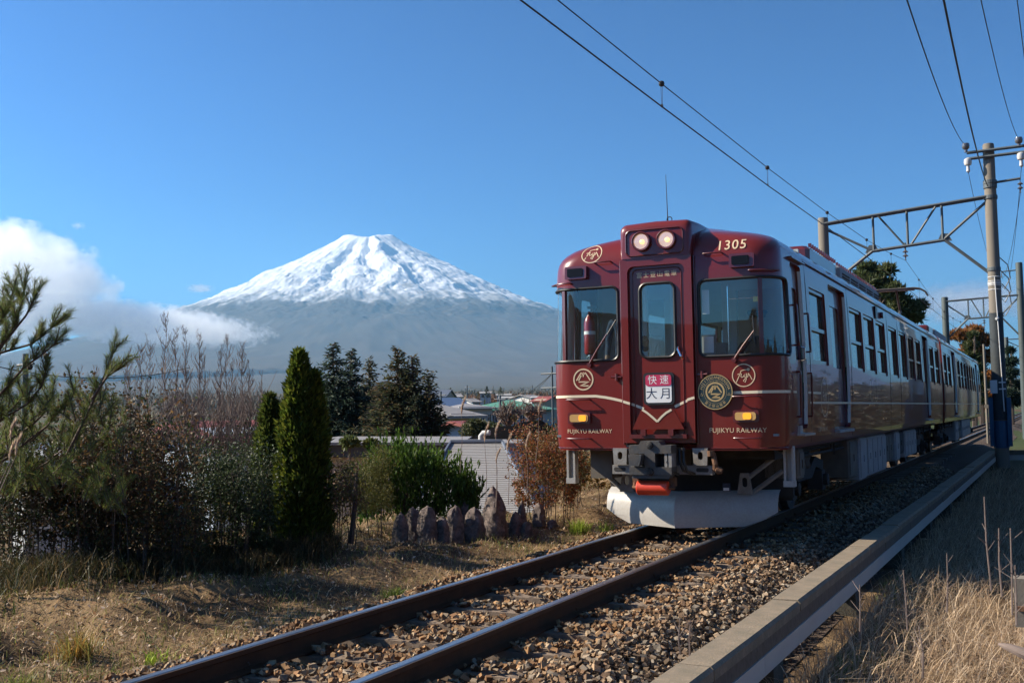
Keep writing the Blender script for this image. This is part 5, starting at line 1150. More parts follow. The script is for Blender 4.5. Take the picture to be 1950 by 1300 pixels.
# ---- columnar thuja
def thuja(label, px, pyt, pyb, wpx, d, seed, pal, twin=None, n=9000):
    base = at(px, pyb, d=d); m = FPX/d; H = (pyb-pyt)/m; W_ = wpx/m/2; r_ = np.random.default_rng(seed)
    o = thing('thuja_tree', label, 'tree', 'columnar evergreens'); gz = float(ground_z(base[0], base[1])); base[2] = gz-.02; o.location = base
    tops = [(0, 0, 1.0, 1.0)]+(twin or [])
    P, D = [], []
    for (dx, dy, hs, ws) in tops:
        k = int(n*ws*hs); u = r_.uniform(0, 1, k)**.85; a = r_.uniform(0, 2*np.pi, k)
        prof = np.interp(u, [0, .06, .3, .6, .8, .92, .97, 1], [.92, .97, 1, .86, .55, .26, .12, .03])
        lump = .62+.55*vnoise(a*2.2+dx*9, u*11, seed)+.16*vnoise(a*6, u*26, seed+3)
        rr_ = W_*ws*prof*lump*r_.uniform(.55, 1.0, k)**.5
        P.append(np.stack([dx+rr_*np.cos(a), dy+rr_*np.sin(a), u*H*hs], -1)); D.append(np.stack([np.cos(a)*.55, np.sin(a)*.55, np.full(k, 1.0)], -1)+r_.normal(size=(k, 3))*.42)
    P = np.concatenate(P); D = np.concatenate(D)
    sprays('foliage', P, D, .10, .036, pal, 'needle', o, seed, .5)
    lines = [([(dx*.3, dy*.3, -.1), (dx, dy, H*hs*.93)], [.05, .008]) for (dx, dy, hs, ws) in tops]; wood('trunk', lines, o)
    core = MB()  # added solid core, the crown's inner shade put into its dark colour
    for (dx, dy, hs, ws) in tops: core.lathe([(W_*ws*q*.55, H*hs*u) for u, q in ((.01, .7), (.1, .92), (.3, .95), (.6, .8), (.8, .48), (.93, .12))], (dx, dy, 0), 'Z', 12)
    core.build('dark_core', material('crown_core_dark', (.02, .026, .012), .95) if 'crown_core_dark' not in MAT else MAT['crown_core_dark'], o, smooth=60)
    return o
G1 = [(.10, .13, .016), (.07, .105, .015), (.135, .15, .022), (.05, .075, .012)]
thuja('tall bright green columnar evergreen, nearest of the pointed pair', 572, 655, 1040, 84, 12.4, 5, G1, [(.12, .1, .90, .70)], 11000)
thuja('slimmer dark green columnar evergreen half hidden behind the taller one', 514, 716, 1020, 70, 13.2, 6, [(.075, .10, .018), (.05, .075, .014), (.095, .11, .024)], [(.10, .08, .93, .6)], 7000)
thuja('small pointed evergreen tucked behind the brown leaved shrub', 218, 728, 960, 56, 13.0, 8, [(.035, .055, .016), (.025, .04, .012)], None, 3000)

# ---- big dark cedars beyond the low roof
def cedar(label, px, pyt, d, wpx, seed, pal, tops=((0, 1, 1),), n=11000, droop=.25, zbase=None):
    m = FPX/d; top = at(px, pyt, d=d); zb = float(ground_z(top[0], top[1])); H = top[2]-zb; W_ = wpx/m/2; r_ = np.random.default_rng(seed)
    o = thing('cedar_tree', label, 'tree', 'dark conifers behind the roof'); o.location = (top[0], top[1], zb); P, D, lines = [], [], []
    for (dx, hs, ws) in tops:
        Ht = H*hs; lines.append(([(dx*.4, 0, -.2), (dx*.8, 0, Ht*.5), (dx, 0, Ht*.98)], [.22, .14, .02])); z = Ht*.06
        while z < Ht*.985:
            u = z/Ht; nb = 10 if u < .8 else 6; L = W_*ws*np.interp(u, [0, .25, .6, .85, 1], [1.7, 1.5, .85, .30, .03])
            for b in range(nb):
                a = r_.uniform(0, 2*np.pi); l = L*r_.uniform(.55, 1.15); el = r_.uniform(-.15, .28)
                k = max(5, int(l*44)); t = np.linspace(.12, 1, k)+r_.uniform(-.02, .02, k); dr = np.array([math.cos(a), math.sin(a), 0]); sd = np.array([-dr[1], dr[0], 0])
                c = np.array([dx, 0, z])+dr*(l*t)[:, None]+np.array([0, 0, 1])*(l*(el*t-droop*t**2+.10*t**5))[:, None]
                off = r_.normal(size=(k, 1))*.09*l*(1-t*.75)[:, None]; P.append(c+sd*off+r_.normal(size=(k, 3))*.035); D.append(dr+sd*off*2+r_.normal(size=(k, 3))*.35+np.array([0, 0, -.05]))
                lines.append(([(dx, 0, z), tuple(c[k//2]), tuple(c[-1])], [.03, .018, .006]))
            z += H*.016*(1+.5*(1-u))
    P = np.concatenate(P); D = np.concatenate(D)
    rep = max(1, int(1.6*n/len(P))); P = np.repeat(P, rep, 0)+r_.normal(size=(len(P)*rep, 3))*.045; D = np.repeat(D, rep, 0)+r_.normal(size=(len(P), 3))*.3
    sprays('crown', P, D, .17, .05, pal, 'needle', o, seed); wood('trunk', lines, o, n=4); return o
CB = [(.045, .07, .05), (.032, .052, .036), (.06, .085, .06)]
cedar('blue green cedar with a forked tip standing just right of the columnar evergreens', 634, 650, 36, 170, 21, CB, ((0, 1, 1), (.75, .965, .8)), 18000)
cedar('narrow brownish conifer between the blue cedar and the broad conifer', 703, 682, 37, 90, 22, [(.12, .09, .05), (.08, .08, .04), (.055, .065, .038)], ((0, 1, 1),), 9000)
cedar('broad dark conifer with rusty crown, right of the cedar group', 757, 660, 34, 190, 23, [(.12, .085, .042), (.075, .075, .035), (.05, .06, .03), (.05, .065, .034)], ((0, 1, 1), (.55, .96, .8), (1.15, .88, .55)), 20000, .15)
cedar('low dark conifer filling the gap beside the cream house', 792, 752, 33, 80, 24, [(.045, .055, .03), (.035, .048, .028)], ((0, 1, 1),), 8000, .2)

# ---- leafless saplings
def bare(label, items, seed, name='bare_tree'):
    r_ = np.random.default_rng(seed); o = None; lines = []
    for (px, pyt, pyb, d) in items:
        m = FPX/d; b = at(px, pyb, d=d); t = at(px+r_.uniform(-8, 8), pyt+14, d=d)
        if o is None: o = thing(name, label, 'tree', 'leafless saplings'); o0 = b
        H = t[2]-b[2]; N_ = 9; pts = [b+(t-b)*i/(N_-1)+np.array([r_.normal()*.02, r_.normal()*.02, 0])*(i > 0) for i in range(N_)]
        lines.append((pts, list(np.linspace(.015, .003, N_))))
        for k in range(int(H*30)):
            u = r_.uniform(.05, .98)**.85; p = b+(t-b)*u; a = r_.uniform(0, 6.28); l = H*r_.uniform(.06, .26)*(1.12-u*.85); tip = p+np.array([math.cos(a)*l*.55, math.sin(a)*l*.55, l])
            mid = (p+tip)/2+np.array([math.cos(a), math.sin(a), -.3])*l*.08; lines.append(([p, mid, tip], [.0045, .003, .0015]))
            for q in range(3):
                w = r_.uniform(.3, .9); s0 = p+(tip-p)*w; a2 = r_.uniform(0, 6.28); l2 = l*r_.uniform(.2, .45); lines.append(([s0, s0+np.array([math.cos(a2)*l2*.5, math.sin(a2)*l2*.5, l2])], [.003, .0015]))
    tag(wood('branches', lines, o, 'bark_pale', 4), kind='stuff'); return o
SAP = [(266, 640, 900, 15), (285, 632, 900, 15.5), (312, 590, 900, 15), (338, 612, 890, 15.5), (352, 605, 890, 15), (377, 622, 900, 16), (392, 660, 900, 15), (417, 640, 880, 15.5), (430, 622, 890, 16), (447, 668, 880, 15), (462, 640, 880, 15.5), (480, 672, 880, 15), (498, 690, 880, 15), (150, 690, 900, 15.5), (176, 680, 900, 16), (240, 655, 900, 15)]
where = ['tallest', 'left', 'right']
for i, s_ in enumerate(SAP):
    pos = 'leafless grey sapling, %s in the thicket left of the columnar evergreens, counted from the left' % ['fourth', 'fifth', 'sixth', 'seventh', 'eighth', 'ninth', 'tenth', 'eleventh', 'twelfth', 'thirteenth', 'fourteenth', 'fifteenth', 'last', 'first', 'second', 'third'][i]
    bare(pos, [s_], 300+i)
# tangled lower twigs of the thicket
def thicket(label, px0, px1, pyt, pyb, d, n, seed, mat='bark_pale', name='bare_shrub'):
    r_ = np.random.default_rng(seed); o = thing(name, label, 'shrub'); lines = []
    for i in range(n):
        px = r_.uniform(px0, px1); dd = d+r_.uniform(-.5, .5); b = at((px+(px0+px1)/2)/2, pyb, d=dd); t = at(px, r_.uniform(pyt, (pyt*2+pyb)/3), d=dd); m = (b+t)/2+r_.normal(size=3)*.06
        lines.append(([b, m, t], [.008, .005, .002]))
        for k in range(7):
            u = r_.uniform(.25, 1); p = b+(t-b)*u+r_.normal(size=3)*.03; a = r_.uniform(0, 6.28); l = r_.uniform(.08, .3); lines.append(([p, p+np.array([math.cos(a)*l*.5, math.sin(a)*l*.5, l])], [.0035, .0015]))
    wood('twigs', lines, o, mat, 4); return o
thicket('dense tangle of bare pinkish grey twigs below the saplings', 300, 510, 740, 900, 14, 150, 41)
thicket('bare twiggy bush in front of the sapling thicket, left part', 150, 330, 790, 960, 12.5, 80, 42, 'bark')

# ---- shrub with dry brown leaves
def stems(o, px0, px1, pyt, pyb, d, n, seed, mat='bark', spread=1.0, rad=.0075):
    r_ = np.random.default_rng(seed); lines = []; tips = []; cx = (px0+px1)/2
    for i in range(n):
        px = r_.uniform(px0, px1); dd = d+r_.uniform(-.45, .45); b = at(cx+(px-cx)*.8, pyb, d=dd); b[2] = min(b[2], float(ground_z(b[0], b[1]))+.05); t = at(px, r_.uniform(pyt, pyt+(pyb-pyt)*.5), d=dd+r_.uniform(-.4, .4)*spread)
        m = b*.45+t*.55+np.array([0, 0, .12])+r_.normal(size=3)*.04; lines.append(([b, b*.75+m*.25+r_.normal(size=3)*.02, m, t], [rad, rad*.8, rad*.55, rad*.2]))
        for k in range(9):
            u = r_.uniform(.3, 1); p = (m+(t-m)*(u-.5)*2) if u > .5 else b+(m-b)*u*2; a = r_.uniform(0, 6.28); l = r_.uniform(.08, .32); tip = p+np.array([math.cos(a)*l*.7, math.sin(a)*l*.7, l*.6]); lines.append(([p, tip], [rad*.25, rad*.12])); tips += [tip, (p+tip)/2, p]
        tips.append(t)
    wood('stems', lines, o, mat, 5); return np.array(tips)
def shrub(label, px0, px1, pyt, pyb, d, nst, nlf, pal, lsize, seed, mat='leaf', aspect=.5, name='shrub', jit=.07, group=None, dep=.45, low=1.0, rag=.5):
    o = thing(name, label, 'shrub', group); t = stems(o, px0, px1, pyt, pyb, d, nst, seed); r_ = np.random.default_rng(seed+1); m = FPX/d; K = 90; P = []
    for k in range(K):
        u = r_.uniform(0, 1); px = px0+(px1-px0)*u; top = pyt+(pyb-pyt)*(.55*abs(2*u-1)**2.2+rag*.28*r_.uniform(0, 1)); lo_ = pyb-(pyb-pyt)*(1-low); py = min(top, lo_-5)+abs(lo_-min(top, lo_-5))*r_.uniform(0, 1)**.8; c = at(px, py, d=d+r_.uniform(-dep, dep)); rd = (pyb-pyt)/m*r_.uniform(.05, .12); n = nlf//(2*K)
        q = r_.normal(size=(n, 3)); q /= np.linalg.norm(q, axis=1, keepdims=True); P.append(c+q*(r_.uniform(.15, 1, (n, 1))**.6)*rd*np.array([1.1, 1.1, .9]))
    P.append(t[r_.integers(0, len(t), nlf//2)]+r_.normal(size=(nlf//2, 3))*jit); P = np.concatenate(P); gz = ground_z(P[:, 0], P[:, 1]); P = P[P[:, 2] > gz+.01]
    leaves('foliage', P, lsize, pal, mat, o, seed, aspect); return o
BR = [(.14, .075, .035), (.085, .05, .028), (.19, .115, .05), (.06, .045, .028), (.055, .065, .022), (.04, .055, .02)]
shrub('shrub with curled dry brown leaves on arching stems, left foreground', 130, 370, 735, 1070, 10.8, 46, 15000, BR, .045, 51, jit=.08, rag=.7)
shrub('dark tangled undergrowth with brown leaves below the left pine', -40, 200, 790, 1085, 10.9, 40, 15000, [(.05, .045, .022), (.035, .05, .02), (.08, .05, .028)], .045, 52, rag=.4)
shrub('rounded shrub with small glossy dark green leaves left of the evergreens', 340, 520, 850, 1056, 12.0, 46, 24000, [(.04, .06, .02), (.055, .08, .028), (.03, .045, .016)], .030, 53, 'leaf_glossy', .6, jit=.10, rag=.35)
shrub('low mixed scrub with yellow leaves at the foot of the glossy shrub', 270, 400, 955, 1062, 11.4, 24, 5000, [(.07, .06, .025), (.16, .12, .03), (.05, .055, .02)], .04, 56, rag=.6)
shrub('olive green fine leaved bush with thin red brown stems beside the evergreens', 628, 690, 862, 1036, 12.8, 6, 3600, [(.11, .10, .03), (.14, .075, .045), (.08, .085, .025)], .035, 54, jit=.06, low=.55)
shrub('yellowish green feathery topped small tree behind the stones, trunk bare', 682, 742, 850, 1000, 14.2, 5, 9000, [(.15, .135, .03), (.11, .11, .028), (.09, .10, .025)], .04, 55, aspect=.25, jit=.08, low=.8)
tk_ = thing('small_trunk', 'thin dark leaning trunk standing between the evergreen and the juniper', 'tree'); b_ = at(672, 1030, d=11.8); wood('trunk', [([at(668, 1034, d=12.6), at(676, 960, d=12.6), at(678, 900, d=12.7)], [.035, .03, .022]), ([at(676, 960, d=12.6), at(655, 905, d=12.6)], [.02, .01])], tk_)
# ---- spreading juniper with upright sprays
def juniper(label, px0, px1, pyt, pyb, d, n, seed, pal):
    o = thing('juniper_bush', label, 'shrub'); r_ = np.random.default_rng(seed); P, D = [], []
    for i in range(n):
        px = r_.uniform(px0, px1); u = (px-px0)/(px1-px0); top = pyt+(pyb-pyt)*np.interp(u, [0, .15, .3, .55, .8, 1], [.62, .34, .24, .30, .45, .66])
        dd = d+r_.uniform(-.55, .55); py = r_.uniform(top+18, pyb-5) if i % 3 else r_.uniform(top, top+40); p = at(px, py, d=dd); L = r_.uniform(.2, .5); dr = np.array([r_.normal()*.26, r_.normal()*.26, 1.0]); dr /= np.linalg.norm(dr)
        k = 17; t = r_.uniform(0, 1, k); P.append(p+dr*(t*L)[:, None]+r_.normal(size=(k, 3))*.028*(1-t)[:, None]); D.append(dr*1.0+r_.normal(size=(k, 3))*.27*(1-t*.5)[:, None])
    sprays('foliage', np.concatenate(P), np.concatenate(D), .075, .026, pal, 'needle', o, seed)
    lines = [([at((px0+px1)/2+r_.uniform(-20, 20), pyb, d=d), at(r_.uniform(px0+20, px1-20), (pyt+pyb)/2, d=d+r_.uniform(-.3, .3))], [.03, .008]) for _ in range(14)]; wood('stems', lines, o)
    return o
juniper('bright green spreading juniper with upright tips behind the standing stones', 684, 908, 828, 1005, 15.2, 900, 61, [(.065, .125, .018), (.05, .10, .015), (.09, .15, .025), (.035, .07, .012)])
# ---- pine reaching in from the left edge
def pine():
    o = thing('pine_tree', 'young pine with upturned needle tipped shoots at the left edge', 'tree'); r_ = np.random.default_rng(71); d = 9.6; lines = []; P, D = [], []
    def A(px, py, dd=0): return at(px, py, d=d+dd)
    limbs = [[(-120, 1010), (-90, 800), (-20, 700), (30, 615), (42, 575), (47, 540)], [(-60, 760), (0, 672), (60, 655), (92, 628), (108, 618)], [(-30, 640), (0, 604), (18, 575), (28, 545)], [(-60, 850), (-10, 762), (45, 700), (80, 675), (108, 652)], [(-40, 690), (10, 650), (50, 600), (68, 562)],
             [(-80, 900), (0, 800), (50, 770), (80, 735), (88, 700)], [(-50, 900), (40, 850), (90, 810), (115, 780)], [(130, 860), (165, 790), (190, 735), (210, 690), (217, 662)], [(175, 760), (205, 715), (236, 697)], [(-90, 940), (0, 880), (60, 840), (100, 800)], [(-80, 960), (0, 930), (90, 880), (150, 830)], [(-60, 700), (-10, 625), (10, 600)], [(-20, 860), (60, 810), (95, 775), (100, 750)]]
    def shoot(p, dr, L):
        k = int(200*L/.35)+24; t = r_.uniform(0, 1, k); dr = dr/np.linalg.norm(dr); c = p+dr*(t*L)[:, None]; nd = r_.normal(size=(k, 3)); nd -= (nd @ dr)[:, None]*dr; nd /= np.linalg.norm(nd, axis=1, keepdims=True)+1e-9
        P.append(c); D.append(dr*r_.uniform(.7, 1.3, (k, 1))+nd*.75); lines.append(([p, p+dr*L], [.006, .004]))
    for li, L in enumerate(limbs):
        dd = r_.uniform(-.35, .35); pts = [A(x, y, dd) for x, y in L]; lines.append((pts, list(np.linspace(.015, .005, len(pts)))))
        tip = pts[-1]-pts[-2]; shoot(pts[-1]-tip*.5, tip+np.array([0, 0, .02]), .22)
        for i in range(1, len(pts)):
            for q in range(5 if li not in (6, 7, 8, 12) else 3):
                u = r_.uniform(0, 1); p = pts[i-1]+(pts[i]-pts[i-1])*u; dr = (pts[i]-pts[i-1])/np.linalg.norm(pts[i]-pts[i-1])*.6+np.array([r_.normal()*.5, r_.normal()*.5, .65]); shoot(p, dr, r_.uniform(.10, .22))
    for i in range(170):
        px, py = r_.uniform(-60, 240), r_.uniform(740, 960); py += max(0, px-150)*.3; shoot(A(px, py, r_.uniform(-.5, .8)), np.array([r_.normal()*.45, r_.normal()*.45, .8]), r_.uniform(.14, .28))
    sprays('needles', np.concatenate(P), np.concatenate(D), .066, .0036, [(.13, .19, .05), (.10, .15, .045), (.18, .20, .05), (.17, .14, .05)], 'needle', o, 72, .3)
    wood('branches', lines, o, 'bark', 6); cn = MB()
    for (x, y) in ((73, 641), (88, 678), (57, 698), (29, 620)): p = A(x, y); cn.lathe([(.006, -.03), (.022, -.018), (.026, 0), (.018, .02), (.005, .03)], tuple(p), 'Z', 8)
    cn.build('pine_cone', MAT['bark'], o); return o
pine()
# ---- rust coloured bush by the train, pampas plumes
RU = [(.28, .085, .03), (.20, .075, .03), (.24, .13, .04), (.15, .06, .035), (.10, .09, .03)]
shrub('rust orange autumn bush growing against the left side of the train', 985, 1095, 800, 960, 16.0, 14, 11000, RU, .042, 81, jit=.10, rag=.8)
shrub('olive green weedy bush between the rust bush and the train', 1035, 1110, 812, 930, 17.0, 8, 6000, [(.10, .10, .035), (.16, .10, .04), (.07, .08, .03)], .045, 82, jit=.09)
shrub('low yellow and rust scrub under the left front step of the train', 1070, 1180, 868, 930, 18.0, 6, 6000, [(.26, .16, .03), (.24, .10, .035), (.12, .11, .03)], .04, 83, jit=.08)
def plume(label, px, py, base, d, L, seed, lean=1):
    o = thing('pampas_stalk', label, 'grass', 'pampas plumes'); r_ = np.random.default_rng(seed); t = at(px, py, d=d); b = at(*base, d=d); b[2] = max(b[2], float(ground_z(b[0], b[1]))-.02)
    wood('stalk', [([b, (b+t)/2+np.array([.02, 0, .03]), t], [.005, .004, .002])], o, 'bark_pale', 4)
    n = 260; u = r_.uniform(0, 1, n); P = t+np.array([lean*.05, 0, -.0])*(u**2)[:, None]+np.array([0, 0, 1])*(u*L*.75)[:, None]; D = np.stack([lean*.22*u+r_.normal(size=n)*.10, r_.normal(size=n)*.10, np.ones(n)], -1)
    sprays('plume', P, D, L*.34, .005, [(.62, .48, .36), (.52, .40, .30), (.68, .56, .44)], 'straw', o, seed, .2)
PL = [('pampas plume rising before the pale house wall, farthest left of the group', 879, 792, (876, 900), 14), ('short pampas plume standing over the grey seamed roof', 923, 843, (925, 960), 13.5), ('pampas plume nodding right above the grey roof ridge', 944, 838, (944, 965), 13.5), ('pampas plume above the rust bush next to the train', 1026, 792, (1020, 880), 14.5), ('low pampas plume in front of the seamed roof', 945, 884, (944, 975), 13.4), ('pampas plume just left of the rust bush', 966, 862, (968, 960), 13.8), ('small pampas plume among the rust bush twigs', 1002, 858, (1003, 950), 14.2),
      ('pampas plume nearest the left edge, bent to the right', 20, 838, (-30, 960), 8.0), ('lower pampas plume at the left edge, arching over the first', 18, 880, (-40, 1010), 7.8), ('second arching pampas plume at the left edge', 30, 868, (-30, 1000), 7.9)]
for i, (lb, px, py, bs, d) in enumerate(PL): plume(lb, px, py, bs, d, (.24 if i != 4 else .2) if i < 7 else .16, 90+i, 1)
# ---- trees behind the train on the right
def scots(label, pts, d, seed, pal, n, size=.3, name='pine_tree', rad=1.6, trunkpx=None, group='trees behind the train'):
    o = thing(name, label, 'tree', group); r_ = np.random.default_rng(seed); P, lines = [], []; bx, by = trunkpx; b = at(bx, by, d=d); b[2] = float(ground_z(b[0], b[1]))
    top = at(bx, min(p[1] for p in pts), d=d); lines.append(([b, (b+top)/2, top], [.22, .16, .05]))
    for (x, y, rp) in pts:
        c = at(x, y, d=d+r_.uniform(-.5, .5)*rad); s0 = b+(top-b)*min(.95, max(.2, (c[2]-b[2])/(top[2]-b[2])*.9)); lines.append(([s0, (s0+c)/2+np.array([0, 0, .1]), c], [.07, .05, .02])); m = rp/(FPX/d)
        k = int(n*rp); q = r_.normal(size=(k, 3)); q /= np.linalg.norm(q, axis=1, keepdims=True); q *= (r_.uniform(0, 1, (k, 1))**.45)*m*np.array([1, 1, .55]); P.append(c+q)
    P = np.concatenate(P); D = r_.normal(size=P.shape)*.7+np.array([0, 0, .6]); sprays('crown', P, D, size, size*.28, pal, 'needle', o, seed, .4); wood('trunk', lines, o); return o
scots('dark pine with flat spreading branches behind the train roof', [(1650, 512, 16), (1672, 522, 20), (1690, 515, 14), (1660, 540, 20), (1685, 545, 20), (1700, 555, 22), (1715, 575, 20), (1735, 590, 18), (1752, 583, 13), (1705, 590, 20), (1725, 602, 16), (1745, 605, 12), (1690, 575, 22), (1640, 530, 16)], 58, 120, [(.08, .105, .04), (.11, .12, .05), (.05, .07, .03)], 44, .36, trunkpx=(1675, 700))
AU = [(.30, .12, .035), (.24, .09, .03), (.20, .11, .035)]
scots('orange leaved autumn tree beyond the rear of the train', [(1838, 640, 20), (1855, 632, 18), (1872, 650, 22), (1850, 665, 20), (1822, 640, 14), (1880, 680, 24), (1885, 720, 22), (1912, 700, 16), (1908, 740, 16), (1880, 760, 20)], 92, 121, AU, 55, .45, 'autumn_tree', trunkpx=(1870, 800))
scots('green conifer standing before the orange tree past the train', [(1852, 640, 8), (1850, 660, 14), (1846, 680, 18), (1858, 700, 20), (1850, 720, 20), (1868, 735, 16), (1860, 760, 20)], 86, 122, [(.06, .075, .025), (.045, .06, .022), (.08, .085, .03)], 60, .4, 'conifer_tree', trunkpx=(1856, 800))
scots('dark fir at the far right edge beyond the brown post', [(1924, 668, 7), (1926, 690, 12), (1924, 712, 16), (1930, 735, 18), (1922, 752, 18), (1934, 765, 14)], 90, 123, [(.022, .04, .028), (.03, .05, .034)], 60, .4, 'fir_tree', trunkpx=(1926, 790))

# ---- weedy undergrowth at the foot of the shrubs
q = np.random.default_rng(31); n = 15000; px = q.uniform(-60, 640, n); dd = np.interp(px, [-60, 200, 400, 640], [10.0, 10.6, 11.4, 12.6])+q.normal(size=n)*.35; B = np.array([at(a, 1045, d=b) for a, b in zip(px, dd)]); B[:, 2] = ground_z(B[:, 0], B[:, 1])-.01
tag(blades('weeds', B, .26, .9, .008, [(.06, .055, .025), (.10, .075, .035), (.045, .055, .02), (.16, .11, .05)], 'leaf', seed=32, var=.5), 'dark dry weeds along the foot of the shrubs', 'weeds', kind='stuff')
# ---- grasses
r_ = np.random.default_rng(5)
def field(n, x0, x1, y0, y1, seed, cond=None):
    q = np.random.default_rng(seed); x = q.uniform(x0, x1, n); y = y0*(y1/y0)**q.uniform(0, 1, n)
    if cond is not None: k = cond(x, y, q); x, y = x[k], y[k]
    return np.stack([x, y, ground_z(x, y)-.01], -1)
DRY = [(.42, .29, .17), (.28, .185, .10), (.56, .42, .27), (.13, .085, .05), (.33, .27, .10), (.20, .21, .06)]
B = field(60000, -7.2, -1.55, 3.2, 24, 7, lambda x, y, q: (x < -1.75+.5*vnoise(y*1.3, y*0, 2)) & (q.uniform(0, 1, len(x)) < .35+.9*fbm(x*1.5, y*1.5, 3, 77)))
tag(blades('dry_grass', B, .075, 1.4, .006, DRY, seed=8, var=.6), 'matted dead grass and litter covering the bank left of the track', 'grass', kind='stuff')
B = field(16000, -6.5, -1.7, 3.2, 22, 9, lambda x, y, q: fbm(x*.9+3, y*.9, 3, 78) > .52)
tag(blades('green_grass', B, .10, .7, .007, [(.10, .13, .03), (.15, .16, .04), (.20, .17, .05)], 'leaf', seed=10), 'patches of living green grass on the bank', 'grass', kind='stuff')
RD = [(.50, .375, .25), (.42, .31, .20), (.58, .46, .33), (.32, .22, .14)]
B = field(46000, 2.28, 5.6, 3.2, 34, 11, lambda x, y, q: q.uniform(0, 1, len(x)) < .25+1.1*fbm(x*1.2, y*.9, 3, 79))
tag(blades('tall_dry_grass', B, .30, 1.15, .005, RD, seed=12, bend=(.3, -.25, 0), var=.4), 'tangled pale dry grass on the verge right of the trough', 'grass', kind='stuff')
B = field(2600, 2.25, 2.9, 6.0, 12.5, 13, lambda x, y, q: fbm(x*2, y*1.2, 2, 80) > .5)
tag(blades('verge_green_grass', B, .13, .6, .008, [(.17, .20, .05), (.22, .22, .06), (.12, .16, .04)], 'leaf', seed=14), 'fresh green grass at the foot of the trough posts', 'grass', kind='stuff')
B = field(15000, -6.8, -1.6, 3.2, 22, 23, lambda x, y, q: (x < -1.75+.4*vnoise(y*1.3, y*0, 2)) & (q.uniform(0, 1, len(x)) < .2+1.2*fbm(x*2.1, y*2.1, 3, 81)))
B[:, 2] += np.random.default_rng(3).uniform(.015, .05, len(B))
tag(leaves('leaf_litter', B, .045, [(.50, .38, .27), (.34, .20, .11), (.24, .13, .07), (.62, .50, .38), (.12, .08, .05)], 'straw', None, 24, .4, .4), 'scattered dry leaves and straw bits lying on the bank', 'litter', kind='stuff')
B = field(9000, 2.28, 4.6, 3.2, 20, 25); B[:, 2] += np.random.default_rng(4).uniform(.02, .12, len(B))
tag(leaves('straw_litter', B, .06, [(.55, .42, .30), (.40, .28, .18), (.20, .13, .08)], 'straw', None, 26, .15, .4), 'broken straw lying on the verge right of the trough', 'litter', kind='stuff')
def tuft(label, px, py, d, n, h, pal, seed, w=.009):
    c = at(px, py, d=d); c[2] = float(ground_z(c[0], c[1])); q = np.random.default_rng(seed); B = c+np.concatenate([q.normal(size=(n, 2))*.06, np.zeros((n, 1))], 1); o = blades('grass_tuft', B, h, .8, w, pal, 'leaf', seed=seed); return tag(o, label, 'grass', 'grass tufts')
LG = [(.28, .36, .04), (.20, .28, .03), (.34, .40, .07)]
tuft('bright lime green grass tuft below the left front step of the train', 1102, 950, 15.2, 240, .20, LG, 15); tuft('thin lime green tuft to the right of the brightest one', 1150, 938, 15.5, 70, .16, LG, 16)
tuft('orange brown tuft on the bank in the lower left', 150, 1170, 7.6, 170, .20, [(.40, .22, .05), (.30, .20, .05), (.25, .23, .06)], 17); tuft('green tuft on the bank below the standing stones', 755, 1085, 10.2, 160, .10, [(.14, .19, .03), (.18, .22, .05)], 18); tuft('straw tuft in front of the rightmost standing stones', 975, 1022, 12.0, 140, .15, [(.25, .22, .07), (.30, .24, .10)], 19); tuft('pale green tuft near the lower left corner', 40, 1222, 6.9, 130, .12, [(.20, .22, .05), (.26, .25, .08)], 20); tuft('small lime leaf tuft near the ballast edge', 297, 1208, 7.6, 40, .10, LG, 21, .014)
def stalk(label, px, pyt, pyb, y, seed, lean=6):
    q = np.random.default_rng(seed); b = at(px, pyb, y=y); t = at(px-lean, pyt, y=y); lines = [([b, (b+t)/2+q.normal(size=3)*.01, t], [.0075, .006, .004])]
    for i in range(5): u = q.uniform(.2, .9); p = b+(t-b)*u; lines.append(([p, p+np.array([q.normal()*.05, q.normal()*.05, .07])], [.003, .0015]))
    o = wood('dry_stalk', lines, None, 'bark_pale', 5); return tag(o, label, 'stalk', 'dry weed stalks')
for i, (lb, px, a, b, y, ln) in enumerate([('tallest dry weed stalk on the verge, leaning left', 1888, 945, 1125, 9.0, 14), ('thin dry stalk just right of the tallest one', 1908, 1005, 1135, 8.6, 6), ('dry stalk third from the left in the tall trio', 1928, 1005, 1170, 8.4, 4), ('dry stalk standing alone in the middle of the verge', 1803, 1055, 1165, 9.2, 0), ('crooked dry stalk near the trough with broken top', 1728, 1085, 1200, 8.6, 8), ('short dry stalk at the right edge', 1936, 1075, 1190, 7.6, 3), ('dark thin stalk low in the grass', 1757, 1190, 1290, 7.4, 8), ('hooked dry stalk beside the farther trough post', 1637, 1112, 1215, 8.4, 0), ('dry stalk rising from the ballast edge left of the trough', 1296, 1175, 1245, 6.8, 1), ('second dry stalk rising from the ballast edge', 1314, 1180, 1250, 6.9, -1)]): stalk(lb, px, a, b, y, 400+i, ln)
# debris at the right edge
db = thing('old_post', 'weathered grey post stub leaning at the right edge of the verge', 'post'); p = at(1946, 1150, y=7.9); k = MB(); k.box((p[0], p[1], p[2]+.02), (.09, .09, .32), rx=R(6)); k.build('post_body', MAT['pole_concrete'], db); k = MB(); k.box((p[0], p[1]-.05, p[2]-.02), (.05, .03, .03)); k.build('rusty_bolt', MAT['rust'], db)
lg = thing('rotten_log', 'splintered rotten log lying at the lower right edge', 'log'); p = at(1935, 1215, y=7.2); k = MB(); k.tube([p+V(-.10, .05, -.05), p+V(-.04, .02, -.06), p+V(.05, 0, -.09), p+V(.2, -.02, -.11)], [.008, .025, .035, .035], 7); k.build('log_body', MAT['bark_pale'], lg, smooth=50)

